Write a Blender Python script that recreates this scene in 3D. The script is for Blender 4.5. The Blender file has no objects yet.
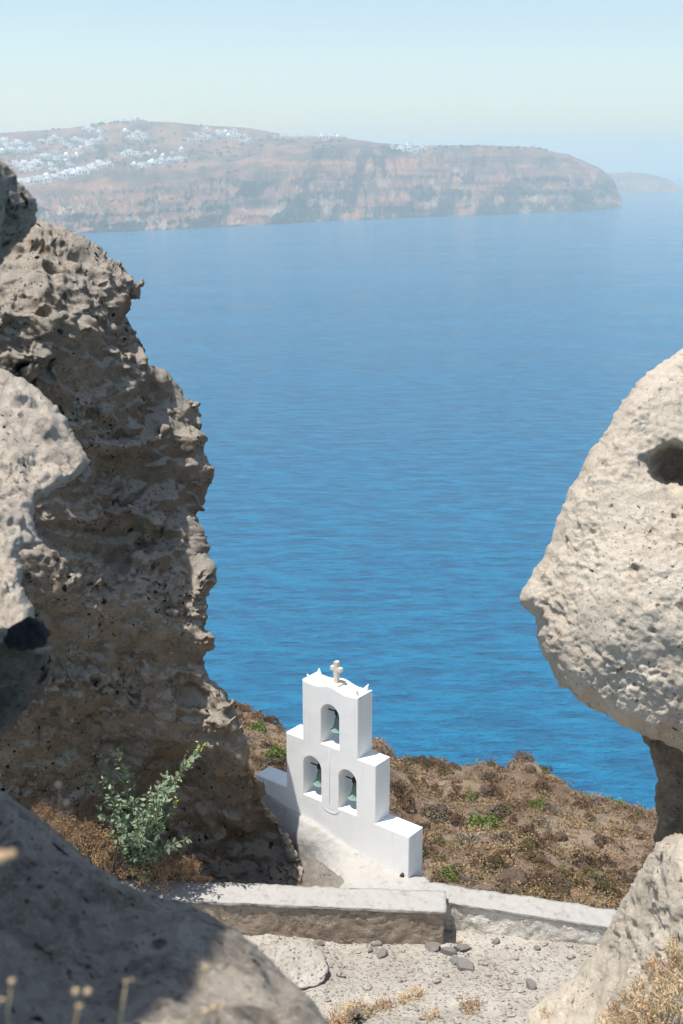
import bpy, bmesh, math, random
import numpy as np
from mathutils import Vector, Matrix
from mathutils.bvhtree import BVHTree

rng = np.random.default_rng(7)
random.seed(7)
scene = bpy.context.scene
C = scene.collection

# ------------------------------------------------------------------ camera geometry
F_PX = 1200.0
TH = math.atan(352 / F_PX)
CT, ST = math.cos(TH), math.sin(TH)
SEA = -200.0

def rays(px, py):
    px, py = np.broadcast_arrays(np.asarray(px, float), np.asarray(py, float))
    u = (px - 341.5) / F_PX
    v = (512 - py) / F_PX
    return np.stack([u, CT + v * ST, -ST + v * CT], -1)

def P(px, py, Y):
    d = rays(px, py)
    return d * (np.asarray(Y, float) / d[..., 1])[..., None]

def tdep(py):                      # tangent of the angle below the horizon
    d = rays(341.5, py)
    return -d[..., 2] / d[..., 1]

# ------------------------------------------------------------------ noise (numpy)
def _h(ix, iy, iz, seed):
    n = (ix.astype(np.int64) * 374761393 + iy.astype(np.int64) * 668265263 + iz.astype(np.int64) * 2147483647 + seed * 1274126177) & 0xFFFFFFFF
    n = ((n ^ (n >> 13)) * 1274126177) & 0xFFFFFFFF
    n = ((n ^ (n >> 16)) * 2246822519) & 0xFFFFFFFF
    return (n ^ (n >> 15)) & 0xFFFFFFFF

_G = np.random.default_rng(3).normal(size=(256, 3))
_G /= np.linalg.norm(_G, axis=1)[:, None]

def perlin(p, seed=0):
    i = np.floor(p).astype(np.int64)
    f = p - i
    w = f * f * f * (f * (f * 6 - 15) + 10)
    out = 0
    for dx in (0, 1):
        for dy in (0, 1):
            for dz in (0, 1):
                g = _G[_h(i[:, 0] + dx, i[:, 1] + dy, i[:, 2] + dz, seed) & 255]
                d = g[:, 0] * (f[:, 0] - dx) + g[:, 1] * (f[:, 1] - dy) + g[:, 2] * (f[:, 2] - dz)
                out = out + d * (w[:, 0] if dx else 1 - w[:, 0]) * (w[:, 1] if dy else 1 - w[:, 1]) * (w[:, 2] if dz else 1 - w[:, 2])
    return out * 1.6

def fbm(p, octv=4, seed=0, gain=.5):
    a, s, o = 1.0, 0, 0
    for k in range(octv):
        o = o + a * perlin(p * (2.03 ** k) + 17.3 * k, seed + k)
        s += a
        a *= gain
    return o / s

def worley(p, seed=0):
    i = np.floor(p).astype(np.int64)
    f1 = np.full(len(p), 9.0)
    idv = np.zeros(len(p))
    for dx in (-1, 0, 1):
        for dy in (-1, 0, 1):
            for dz in (-1, 0, 1):
                a, b, c = i[:, 0] + dx, i[:, 1] + dy, i[:, 2] + dz
                h = _h(a, b, c, seed)
                q = np.stack([a + (h & 1023) / 1023., b + ((h >> 10) & 1023) / 1023., c + ((h >> 20) & 1023) / 1023.], -1)
                d = np.linalg.norm(p - q, axis=1)
                m = d < f1
                f1[m] = d[m]
                idv[m] = (_h(a, b, c, seed + 91) & 65535)[m] / 65535.
    return f1, idv

def sstep(a, b, x):
    t = np.clip((x - a) / (b - a), 0, 1)
    return t * t * (3 - 2 * t)

# ------------------------------------------------------------------ scene helpers
def tag(o, label=None, cat=None, group=None, kind=None):
    if label: o['label'] = label
    if cat: o['category'] = cat
    if group: o['group'] = group
    if kind: o['kind'] = kind
    return o

def mesh_of(name, verts, faces, mat, smooth=False):
    me = bpy.data.meshes.new(name)
    me.from_pydata(np.asarray(verts).tolist(), [], [tuple(int(i) for i in f) for f in faces])
    me.update()
    for m in (mat if isinstance(mat, (list, tuple)) else [mat]):
        me.materials.append(m)
    if smooth:
        me.polygons.foreach_set('use_smooth', [True] * len(me.polygons))
    return me

def link(name, me, parent=None, loc=(0, 0, 0)):
    o = bpy.data.objects.new(name, me)
    o.location = loc
    C.objects.link(o)
    if parent: o.parent = parent
    return o

def empty(name, loc, rz=0):
    o = bpy.data.objects.new(name, None)
    o.location = loc
    o.rotation_euler = (0, 0, rz)
    o.empty_display_size = .2
    C.objects.link(o)
    return o

def copy_tree(o, parent=None):
    c = o.copy()
    C.objects.link(c)
    c.parent = parent
    for ch in list(o.children):
        copy_tree(ch, c)
    return c

def recenter(o):                   # put the origin of a mesh object at its base
    me = o.data
    n = len(me.vertices)
    a = np.empty(n * 3); me.vertices.foreach_get('co', a); a = a.reshape(-1, 3)
    b = np.array([(a[:, 0].min() + a[:, 0].max()) / 2, (a[:, 1].min() + a[:, 1].max()) / 2, a[:, 2].min()])
    me.vertices.foreach_set('co', (a - b).ravel())
    me.update()
    o.location = b
    return o

def tube(path, r0, r1=None, n=6):
    path = [Vector(p) for p in path]
    r1 = r0 if r1 is None else r1
    V, Fc = [], []
    for k, p in enumerate(path):
        t = (path[min(k + 1, len(path) - 1)] - path[max(k - 1, 0)]).normalized()
        a = t.orthogonal().normalized()
        b = t.cross(a)
        r = r0 + (r1 - r0) * k / max(1, len(path) - 1)
        for j in range(n):
            th = 2 * math.pi * j / n
            V.append(tuple(p + a * (r * math.cos(th)) + b * (r * math.sin(th))))
        if k:
            for j in range(n):
                Fc.append(((k - 1) * n + j, (k - 1) * n + (j + 1) % n, k * n + (j + 1) % n, k * n + j))
    Fc.append(tuple(range(n))[::-1])
    Fc.append(tuple(range((len(path) - 1) * n, len(path) * n)))
    return V, Fc

def join_parts(parts):
    V, Fc = [], []
    for v, f in parts:
        o = len(V)
        V += [tuple(q) for q in v]
        Fc += [tuple(i + o for i in q) for q in f]
    return V, Fc

def boxm(x0, x1, y0, y1, z0, z1):
    return ([(x0, y0, z0), (x1, y0, z0), (x1, y1, z0), (x0, y1, z0), (x0, y0, z1), (x1, y0, z1), (x1, y1, z1), (x0, y1, z1)],
            [(3, 2, 1, 0), (4, 5, 6, 7), (0, 1, 5, 4), (1, 2, 6, 5), (2, 3, 7, 6), (3, 0, 4, 7)])

def lathe(prof, n=24):
    V, Fc = [], []
    for r, z in prof:
        for j in range(n):
            t = 2 * math.pi * j / n
            V.append((r * math.cos(t), r * math.sin(t), z))
    for k in range(len(prof) - 1):
        for j in range(n):
            Fc.append((k * n + j, k * n + (j + 1) % n, (k + 1) * n + (j + 1) % n, (k + 1) * n + j))
    return V, Fc

# ------------------------------------------------------------------ materials
class NT:
    def __init__(s, name):
        s.m = bpy.data.materials.new(name)
        s.m.use_nodes = True
        s.t = s.m.node_tree
        s.b = s.t.nodes['Principled BSDF']
        s.b.inputs['Roughness'].default_value = .9
        s.b.inputs['Specular IOR Level'].default_value = .15
        s.tc = s.t.nodes.new('ShaderNodeTexCoord')
    def n(s, typ, **kw):
        q = s.t.nodes.new(typ)
        for k, v in kw.items(): setattr(q, k, v)
        return q
    def l(s, a, b): s.t.links.new(a, b)
    def mapped(s, sc=(1, 1, 1), rot=(0, 0, 0), src='Object'):
        q = s.n('ShaderNodeMapping')
        q.inputs['Scale'].default_value = sc
        q.inputs['Rotation'].default_value = rot
        s.l(s.tc.outputs[src], q.inputs['Vector'])
        return q.outputs['Vector']
    def noise(s, scale, detail=6, rough=.6, vec=None, dist=0):
        q = s.n('ShaderNodeTexNoise')
        q.inputs['Scale'].default_value = scale
        q.inputs['Detail'].default_value = detail
        q.inputs['Roughness'].default_value = rough
        q.inputs['Distortion'].default_value = dist
        s.l(vec if vec is not None else s.tc.outputs['Object'], q.inputs['Vector'])
        return q.outputs['Fac']
    def voro(s, scale, feature='F1', vec=None, rand=1):
        q = s.n('ShaderNodeTexVoronoi', feature=feature)
        q.inputs['Scale'].default_value = scale
        q.inputs['Randomness'].default_value = rand
        s.l(vec if vec is not None else s.tc.outputs['Object'], q.inputs['Vector'])
        return q
    def ramp(s, fac, a, b, inv=False):
        q = s.n('ShaderNodeMapRange')
        q.interpolation_type = 'SMOOTHSTEP'
        q.inputs['From Min'].default_value = a
        q.inputs['From Max'].default_value = b
        if inv:
            q.inputs['To Min'].default_value = 1
            q.inputs['To Max'].default_value = 0
        s.l(fac, q.inputs['Value'])
        return q.outputs['Result']
    def math(s, op, a, b=None):
        q = s.n('ShaderNodeMath', operation=op)
        for i, x in enumerate((a, b)):
            if x is None: continue
            if isinstance(x, (int, float)): q.inputs[i].default_value = x
            else: s.l(x, q.inputs[i])
        return q.outputs[0]
    def mix(s, fac, a, b, blend='MIX'):
        q = s.n('ShaderNodeMix', data_type='RGBA', blend_type=blend)
        for i, x in ((0, fac), (6, a), (7, b)):
            if isinstance(x, (int, float)): q.inputs[i].default_value = x
            elif isinstance(x, tuple): q.inputs[i].default_value = (*x, 1)
            else: s.l(x, q.inputs[i])
        return q.outputs[2]
    def color(s, c):
        if isinstance(c, tuple): s.b.inputs['Base Color'].default_value = (*c, 1)
        else: s.l(c, s.b.inputs['Base Color'])
    def bump(s, h, dist, strength=1, prev=None):
        q = s.n('ShaderNodeBump')
        q.inputs['Strength'].default_value = strength
        q.inputs['Distance'].default_value = dist
        s.l(h, q.inputs['Height'])
        if prev is not None: s.l(prev, q.inputs['Normal'])
        s.l(q.outputs[0], s.b.inputs['Normal'])
        return q.outputs[0]

def tuff(name, pale, mid, dark, clast=.5, sc=1.0, rust=.3, bump=1.0, gr=1.0, top_light=.0, blotch=.4):
    m = NT(name)
    wn = m.n('ShaderNodeTexNoise'); wn.inputs['Scale'].default_value = 4.5 * sc; wn.inputs['Detail'].default_value = 5
    m.l(m.tc.outputs['Object'], wn.inputs['Vector'])
    ws = m.n('ShaderNodeVectorMath', operation='SCALE'); ws.inputs['Scale'].default_value = .22 / sc
    m.l(wn.outputs['Color'], ws.inputs[0])
    wa = m.n('ShaderNodeVectorMath', operation='ADD'); m.l(m.tc.outputs['Object'], wa.inputs[0]); m.l(ws.outputs[0], wa.inputs[1])
    wv = wa.outputs[0]
    big = m.noise(.55 * sc, 6, .65)
    med = m.noise(3.2 * sc, 9, .68)
    fine = m.noise(26 * sc, 6, .72)
    soot = tuple(.45 * a + .4 * b for a, b in zip(mid, dark))
    col = m.mix(m.ramp(big, .38, .62), mid, pale)
    col = m.mix(m.math('MULTIPLY', m.ramp(med, .50, .66), blotch), col, soot)
    col = m.mix(m.math('MULTIPLY', m.ramp(m.noise(1.4 * sc, 8, .7, vec=m.mapped((1, 1, 2.2))), .54, .62), blotch), col, tuple(.6 * a for a in mid))
    col = m.mix(m.math('MULTIPLY', m.ramp(m.noise(.9 * sc, 6, .7, vec=m.mapped((1, 1, 1.4), (0, 0, .4))), .50, .66), rust), col, (.30, .17, .085))
    if top_light > 0:                                     # sunlight on ledge tops painted in: paler, weathered tone on up-facing rock
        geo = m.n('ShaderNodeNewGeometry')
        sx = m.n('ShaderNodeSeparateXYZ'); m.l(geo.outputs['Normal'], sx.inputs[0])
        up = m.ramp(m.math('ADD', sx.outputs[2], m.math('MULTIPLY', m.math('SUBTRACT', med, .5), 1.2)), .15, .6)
        col = m.mix(m.math('MULTIPLY', up, top_light), col, (.62, .55, .46))
    col = m.mix(m.math('MULTIPLY', m.ramp(fine, .50, .70), .55), col, tuple(min(1, 1.3 * a) for a in pale))
    col = m.mix(m.math('MULTIPLY', m.ramp(m.noise(60 * sc, 4, .75), .54, .70), .6 * gr), col, soot)
    col = m.mix(m.math('MULTIPLY', m.ramp(m.noise(9 * sc, 9, .78), .54, .66), .6 * gr), col, soot)
    dd = None
    drift = m.ramp(m.noise(.9 * sc, 5, .65, vec=m.mapped((1, 1, 1), (1, 0, .3))), .40, .60)
    for vs, cut, keep, w in ((2.6, .30, clast * .55, 1), (6.5, .33, clast * .75, 1), (15., .36, clast * .8, .9), (31., .40, clast * .9, .8)):
        v = m.voro(vs * sc, vec=wv)
        sep = m.n('ShaderNodeSeparateColor'); m.l(v.outputs['Color'], sep.inputs[0])
        k = m.ramp(sep.outputs[0], 1 - keep * .62, 1 - keep * .5)
        k = m.math('MULTIPLY', k, m.math('ADD', .12, drift))
        rad = m.math('MULTIPLY', v.outputs['Distance'], m.math('ADD', .75, m.math('MULTIPLY', sep.outputs[1], 1.6)))
        d = m.math('MULTIPLY', m.math('MULTIPLY', m.ramp(rad, cut * .6, cut, True), k), w)
        dd = d if dd is None else m.math('MAXIMUM', dd, d)
    col = m.mix(dd, col, dark)
    m.color(col)
    h = m.math('ADD', m.math('MULTIPLY', med, .9), m.math('MULTIPLY', fine, .32))
    h = m.math('SUBTRACT', h, m.math('MULTIPLY', dd, .35))
    b0 = m.bump(h, .18 / sc, .95 * bump)
    m.bump(m.noise(70 * sc, 5, .75), .035 / sc, .9 * bump, b0)
    return m.m

M = {}
M['tuff_dark'] = tuff('tuff_brown', (.42, .335, .25), (.27, .205, .145), (.02, .017, .016), .85, .9, .45, gr=.9, top_light=.7, blotch=.6)
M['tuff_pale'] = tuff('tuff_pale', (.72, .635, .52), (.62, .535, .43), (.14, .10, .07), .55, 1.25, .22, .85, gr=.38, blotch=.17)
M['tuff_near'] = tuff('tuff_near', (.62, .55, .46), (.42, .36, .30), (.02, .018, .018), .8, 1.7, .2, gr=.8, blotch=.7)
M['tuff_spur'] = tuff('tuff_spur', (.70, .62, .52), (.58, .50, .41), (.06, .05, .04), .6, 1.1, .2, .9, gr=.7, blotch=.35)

def plaster(name, c, dirt=.25, bump=1.0, sc=1.0):
    m = NT(name)
    d = m.noise(1.3 * sc, 8, .7)
    col = m.mix(m.math('MULTIPLY', m.ramp(d, .52, .78), dirt), c, tuple(x * y for x, y in zip(c, (.70, .66, .60))))
    col = m.mix(m.math('MULTIPLY', m.ramp(m.noise(14 * sc, 5, .7), .6, .8), dirt), col, tuple(x * .6 for x in c))
    drip = m.noise(1.0, 5, .6, vec=m.mapped((7, 7, .7)))
    col = m.mix(m.math('MULTIPLY', m.ramp(drip, .54, .72), dirt * .7), col, tuple(x * y for x, y in zip(c, (.66, .61, .54))))
    m.color(col)
    b0 = m.bump(m.noise(3.0 * sc, 5, .5), .03, .35 * bump)
    m.bump(m.noise(38 * sc, 5, .6), .006, .5 * bump, b0)
    m.b.inputs['Roughness'].default_value = .75
    return m.m
M['white'] = plaster('white_limewash', (.77, .76, .74), .25)
M['terrace'] = plaster('worn_limewash', (.40, .385, .36), .8, 4, 1.6)
M['slab'] = plaster('broken_plaster', (.40, .375, .335), .8, 4, 2.0)
M['coping'] = plaster('coping_limewash', (.385, .37, .345), .9, 4.0, 2.2)

def masonry(name, a, b, dark, sc):
    m = NT(name)
    vec = m.mapped((1, 1, 1.7))
    wv = m.n('ShaderNodeVectorMath', operation='ADD')
    nz = m.n('ShaderNodeTexNoise'); nz.inputs['Scale'].default_value = 3.0; nz.inputs['Detail'].default_value = 4
    m.l(m.tc.outputs['Object'], nz.inputs['Vector'])
    sc_ = m.n('ShaderNodeVectorMath', operation='SCALE'); sc_.inputs['Scale'].default_value = .5
    m.l(nz.outputs['Color'], sc_.inputs[0]); m.l(vec, wv.inputs[0]); m.l(sc_.outputs[0], wv.inputs[1])
    v = m.voro(sc, 'DISTANCE_TO_EDGE', wv.outputs[0])
    joint = m.ramp(v.outputs['Distance'], .0, .07, True)
    patchy = m.ramp(m.noise(1.6, 6, .65), .46, .66)
    col = m.mix(m.noise(5, 6, .7), a, b)
    jf = m.math('MULTIPLY', m.math('MULTIPLY', joint, m.ramp(m.noise(2.3, 4), .48, .66)), .55)
    col = m.mix(jf, col, dark)
    col = m.mix(m.math('MULTIPLY', m.ramp(m.noise(9, 8, .75), .5, .68), .65), col, dark)
    col = m.mix(m.math('MULTIPLY', m.ramp(m.noise(4, 8, .75), .52, .64), .45), col, tuple(min(1, 1.45 * x) for x in a))
    col = m.mix(m.math('MULTIPLY', patchy, .4), col, tuple(.5 * x for x in a))
    m.color(col)
    b0 = m.bump(m.math('SUBTRACT', m.noise(6, 8, .65), m.math('MULTIPLY', jf, .7)), .08, .9)
    m.bump(m.noise(45, 4), .012, .6, b0)
    return m.m
M['wall_brown'] = masonry('bare_render', (.37, .30, .235), (.27, .215, .165), (.10, .075, .055), 2.0)
M['wall_grey'] = masonry('rubble_masonry', (.72, .68, .62), (.60, .56, .50), (.22, .18, .145), 3.4)

def gravel(name):
    m = NT(name)
    col = m.mix(m.ramp(m.noise(.9, 6, .65), .38, .66), (.40, .365, .315), (.52, .485, .43))
    v = m.voro(14)
    sep = m.n('ShaderNodeSeparateColor'); m.l(v.outputs['Color'], sep.inputs[0])
    keep = m.ramp(sep.outputs[0], .74, .8)
    peb = m.math('MULTIPLY', m.ramp(v.outputs['Distance'], .25, .36, True), keep)
    col = m.mix(m.math('MULTIPLY', peb, .75), col, (.17, .15, .14))
    col = m.mix(m.math('MULTIPLY', m.ramp(m.noise(22, 6, .7), .55, .7), .6), col, (.25, .215, .18))
    m.color(col)
    h = m.math('ADD', m.noise(9, 8, .7), m.math('MULTIPLY', m.ramp(v.outputs['Distance'], .1, .5, True), .4))
    b0 = m.bump(h, .09, .9)
    m.bump(m.noise(60, 3), .015, .7, b0)
    return m.m
M['gravel'] = gravel('pale_gravel')
M['rubble'] = tuff('rubble', (.36, .33, .29), (.25, .22, .19), (.05, .045, .04), .7, 2.0, .1)

def soil(name):
    m = NT(name)
    col = m.mix(m.ramp(m.noise(.13, 6, .65), .38, .64), (.27, .18, .12), (.46, .345, .25))
    col = m.mix(m.ramp(m.noise(.8, 8, .7), .5, .7), col, (.13, .085, .058))
    col = m.mix(m.math('MULTIPLY', m.ramp(m.noise(.3, 5, .6, vec=m.mapped((1, 1, 1), (0, 0, 1))), .55, .7), .8), col, (.38, .30, .23))
    m.color(col)
    b0 = m.bump(m.noise(1.2, 9, .75), 1.3, 1)
    m.bump(m.noise(7, 6, .7), .18, .8, b0)
    return m.m
M['soil'] = soil('dry_hillside')
M['hill_rock'] = tuff('hill_rock', (.23, .165, .12), (.15, .10, .075), (.03, .025, .022), .5, .6, .4)

def leafmat(name, c1, c2, rand=.5, scale=1.0, trans=.15, src='object'):
    m = NT(name)
    oi = m.n('ShaderNodeObjectInfo')
    col = m.mix(m.ramp(m.noise(scale, 3), .35, .65), c1, c2)
    hv = m.n('ShaderNodeHueSaturation')
    m.l(col, hv.inputs['Color'])
    mr = m.n('ShaderNodeMapRange')
    mr.inputs['To Min'].default_value = 1 - rand
    mr.inputs['To Max'].default_value = 1 + rand
    m.l(oi.outputs['Random'], mr.inputs['Value'])
    m.l(mr.outputs[0], hv.inputs['Value'])
    m.color(hv.outputs[0])
    m.b.inputs['Roughness'].default_value = .7
    return m.m
M['scrub_brown'] = leafmat('scrub_brown', (.095, .056, .034), (.19, .12, .07), .4, .4)
M['scrub_olive'] = leafmat('scrub_olive', (.085, .072, .03), (.155, .128, .055), .35, .5)
M['scrub_grey'] = leafmat('scrub_grey', (.12, .10, .075), (.21, .18, .14), .35, .5)
M['scrub_green'] = leafmat('scrub_green', (.10, .16, .025), (.16, .21, .045), .2, .5)
M['cover'] = leafmat('scrub_cover', (.15, .09, .05), (.32, .22, .125), 0, .25)
M['cover2'] = leafmat('scrub_cover_olive', (.14, .105, .045), (.28, .22, .11), 0, .2)
M['leaf'] = leafmat('glaucous_leaf', (.15, .205, .12), (.25, .31, .20), .1, 3)
M['stem'] = leafmat('green_stem', (.16, .19, .09), (.2, .2, .1), 0, 3)
M['flower'] = leafmat('yellow_flower', (.50, .45, .05), (.38, .40, .08), 0, 3)
M['dry'] = leafmat('dry_twig', (.27, .165, .09), (.42, .28, .165), .2, 3)
M['straw'] = leafmat('straw', (.40, .28, .15), (.56, .44, .28), .2, 3)
M['seed'] = leafmat('seed_head', (.46, .34, .22), (.40, .28, .16), .1, 30)
M['tree'] = leafmat('island_tree', (.03, .045, .02), (.05, .065, .03), .2, .05)

def simple(name, c, rough=.7, metal=0, var=.2, sc=20):
    m = NT(name)
    m.color(m.mix(m.math('MULTIPLY', m.noise(sc, 5), 1), tuple(x * (1 - var) for x in c), tuple(min(1, x * (1 + var)) for x in c)))
    m.b.inputs['Roughness'].default_value = rough
    m.b.inputs['Metallic'].default_value = metal
    m.bump(m.noise(sc * 2, 4), .004, .4)
    return m.m
M['verdigris'] = simple('verdigris_bronze', (.18, .28, .235), .6, 0, .35, 14)
M['iron'] = simple('dark_iron', (.035, .032, .03), .6, 0)
M['stone_cross'] = simple('cross_stone', (.62, .55, .46), .85, 0, .12, 12)
M['stone'] = simple('grey_stone', (.17, .16, .148), .9, 0, .35, 9)
M['stone_dark'] = simple('dark_stone', (.03, .03, .032), .85, 0, .4, 6)
M['wire'] = simple('painted_wire', (.66, .65, .63), .6)
M['house'] = simple('house_limewash', (.80, .79, .76), .8, 0, .06, .3)
M['house_ochre'] = simple('house_cream', (.62, .54, .43), .8, 0, .06, .3)
M['house_dark'] = simple('house_opening', (.06, .07, .08), .6, 0, .1, .3)

# ------------------------------------------------------------------ rock builder
def poly_dist(px, py, poly):
    A = np.asarray(poly, float); B = np.roll(A, -1, 0)
    best = np.full(px.shape, 1e9); bx = px.copy(); by = py.copy(); inside = np.zeros(px.shape, bool)
    for (x0, y0), (x1, y1) in zip(A, B):
        ex, ey = x1 - x0, y1 - y0
        t = np.clip(((px - x0) * ex + (py - y0) * ey) / (ex * ex + ey * ey + 1e-12), 0, 1)
        qx, qy = x0 + t * ex, y0 + t * ey
        d = np.hypot(px - qx, py - qy)
        m = d < best
        best[m] = d[m]; bx[m] = qx[m]; by[m] = qy[m]
        if y0 != y1:
            cr = ((y0 > py) != (y1 > py)) & (px < (x1 - x0) * (py - y0) / (y1 - y0) + x0)
            inside ^= cr
    return best, bx, by, inside

def tps(ctrl):
    c = np.asarray(ctrl, float)
    X = c[:, :2] / 100.; n = len(c)
    def K(r): return np.where(r > 1e-9, r * r * np.log(r + 1e-12), 0)
    A = np.zeros((n + 3, n + 3))
    A[:n, :n] = K(np.linalg.norm(X[:, None] - X[None], axis=2)) + np.eye(n) * .02
    A[:n, n] = 1; A[:n, n + 1:] = X
    A[n, :n] = 1; A[n + 1:, :n] = X.T
    w = np.linalg.solve(A, np.concatenate([c[:, 2], [0, 0, 0]]))
    def f(px, py):
        q = np.stack([px, py], -1) / 100.
        o = w[n] + q @ w[n + 1:]
        for k in range(n):
            o = o + w[k] * K(np.linalg.norm(q - X[k], axis=1))
        return o
    return f

def rock_data(poly, ctrl, step, R, T, back, disp, seed, modY=None, ymin=None, ymax=None, pits=None, rough=3.2):
    poly = np.asarray(poly, float)
    pts = []
    for a_, b_ in zip(poly, np.roll(poly, -1, 0)):
        k_ = max(1, int(np.hypot(*(b_ - a_)) / 3.5))
        pts += [a_ + (b_ - a_) * t_ / k_ for t_ in range(k_)]
    pts = np.array(pts)
    nz = np.concatenate([pts, np.full((len(pts), 1), seed * 3.7)], 1)
    poly = pts + 1.25 * rough * np.stack([fbm(nz / 7., 3, seed), fbm(nz / 7. + 50, 3, seed + 1)], -1)
    x0, y0 = poly.min(0) - step * 2; x1, y1 = poly.max(0) + step * 2
    gx = np.arange(x0, x1 + step, step); gy = np.arange(y0, y1 + step, step)
    W, H = len(gx), len(gy)
    px, py = [a.ravel().copy() for a in np.meshgrid(gx, gy)]
    d, bx, by, ins = poly_dist(px, py, poly)
    I = ins.reshape(H, W)
    q = np.zeros((H - 1, W - 1), int)
    for a in (0, 1):
        for b in (0, 1):
            q += I[a:H - 1 + a, b:W - 1 + b]
    use = q >= 1
    idx = np.arange(H * W).reshape(H, W)
    quads = np.stack([idx[:-1, :-1], idx[1:, :-1], idx[1:, 1:], idx[:-1, 1:]], -1)[use]
    used = np.unique(quads)
    rim = ~ins
    px[rim] = bx[rim]; py[rim] = by[rim]
    dd = np.where(rim, 0, d)
    f = tps(ctrl)
    Yc = f(px, py)
    if ymin is not None: Yc = np.clip(Yc, ymin, ymax)
    if modY is not None: Yc = Yc + modY(px, py)
    mR = np.minimum(dd / R, 1)
    front = Yc + T * (1 - np.sqrt(1 - (1 - mR) ** 2))
    mB = np.minimum(dd / (R * 1.4), 1)
    backY = Yc + T + back * np.sqrt(1 - (1 - mB) ** 2)
    vf = P(px, py, front); vb = P(px, py, backY)
    remap = -np.ones(H * W, int); remap[used] = np.arange(len(used))
    Vf = vf[used]
    rimu = rim[used]
    bi = np.where(rimu, np.arange(len(used)), 0)
    nb = (~rimu).sum()
    bi[~rimu] = len(used) + np.arange(nb)
    Vb = vb[used][~rimu]
    Fq = remap[quads]
    Fb = bi[Fq][:, ::-1]
    V = np.concatenate([Vf, Vb])
    Fa = np.concatenate([Fq, Fb])
    wf = .22 + .78 * sstep(0, 16, dd)[used]
    W_ = np.concatenate([wf, (wf * .5)[~rimu]])
    return V, Fa, W_

def displaced(name, V, Fa, mat, disp, seed, pits=None, smooth=True, grit=(), W_=1.0):
    me = bpy.data.meshes.new(name)
    me.from_pydata(V.tolist(), [], Fa.tolist())
    me.update()
    n = len(V)
    def normals():
        a = np.empty(n * 3); me.vertices.foreach_get('normal', a)
        return a.reshape(-1, 3)
    p = V.copy()
    for k, (amp, sc, kind) in enumerate(disp):
        N = normals()
        if kind == 'f': h = fbm(p / sc, 4, seed + k * 11)
        elif kind == 'b': h = np.abs(fbm(p / sc, 3, seed + k * 11)) * 2 - .35
        elif kind == 'r': h = .35 - np.abs(fbm(p / sc, 4, seed + k * 11)) * 2
        elif kind == 's':
            q_ = (p[:, 2] + .35 * p[:, 0]) / sc + 1.1 * fbm(p / (sc * 1.6), 4, seed + k * 11)
            fr = q_ - np.floor(q_)
            h = (fr * .9 - .45) * sstep(1.0, .88, fr) * (.35 + .9 * sstep(-.25, .3, fbm(p / (sc * 1.9) + 5, 3, seed + 3)))
        elif kind == 'c':
            w_, i_ = worley(p / sc, seed + k * 11); h = .45 - w_
        p = p + N * (h * amp * (W_ if sc < 1.5 else 1.0))[:, None]
        me.vertices.foreach_set('co', p.ravel()); me.update()
    for k, (cell, frac, r, depth) in enumerate(pits or []):
        N = normals()
        w_, i_ = worley(p / cell + 31.7 * k, seed + 77 + k)
        rr = r * (.4 + 1.0 * ((i_ * 7.13) % 1))
        wob = w_ * cell + .3 * r * perlin(p / (r * 1.2), seed + 5)
        h = -(depth * (.5 + i_ / max(frac, 1e-6) * .5)) * sstep(1.0, .45, wob / rr) * (i_ < frac)
        p = p + N * (h * W_)[:, None]
        me.vertices.foreach_set('co', p.ravel()); me.update()
    # weathering: relax single-vertex spikes
    E_ = np.empty(len(me.edges) * 2, int); me.edges.foreach_get('vertices', E_); E_ = E_.reshape(-1, 2)
    for _ in range(2):
        acc = np.zeros_like(p); cnt = np.zeros(n)
        for a_, b_ in ((0, 1), (1, 0)):
            for c_ in range(3): acc[:, c_] += np.bincount(E_[:, a_], weights=p[E_[:, b_], c_], minlength=n)
            cnt += np.bincount(E_[:, a_], minlength=n)
        p = p * .55 + .45 * acc / np.maximum(cnt, 1)[:, None]
    me.vertices.foreach_set('co', p.ravel()); me.update()
    if grit:
        N = normals(); q = p.copy(); msk = .4 + .9 * sstep(-.22, .28, fbm(p / .8 + 3.3, 4, seed + 150))
        for k, (amp, sc) in enumerate(grit):
            q = q + N * ((fbm(p / sc, 3, seed + 200 + k) - .5 * np.abs(perlin(p / sc * 1.7, seed + 300 + k))) * amp * msk * (.4 + .6 * W_))[:, None]
        acc = np.zeros_like(q)
        for a_, b_ in ((0, 1), (1, 0)):
            for c_ in range(3): acc[:, c_] += np.bincount(E_[:, a_], weights=q[E_[:, b_], c_], minlength=n)
        q = q * .7 + .3 * acc / np.maximum(cnt, 1)[:, None]
        me.vertices.foreach_set('co', q.ravel()); me.update()
    me.materials.append(mat)
    if smooth: me.polygons.foreach_set('use_smooth', [True] * len(me.polygons))
    return me

def rock(name, label, cat, poly, ctrl, step, R, T, back, disp, seed, mat, pits=None, extra=None, kind=None, group=None, grit=(), parent=None, **kw):
    V, Fa, W_ = rock_data(poly, ctrl, step, R, T, back, disp, seed, **kw)
    if extra:
        for v, f in extra:
            o = len(V)
            W_ = np.concatenate([W_, np.ones(len(v))]); V = np.concatenate([V, v]); Fa = np.concatenate([Fa, np.asarray(f) + o])
    me = displaced(name, V, Fa, mat, disp, seed, pits, grit=grit, W_=W_)
    o = link(name, me)
    if label: tag(o, label, cat, group)
    if kind: o['kind'] = kind
    return recenter(o)

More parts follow.
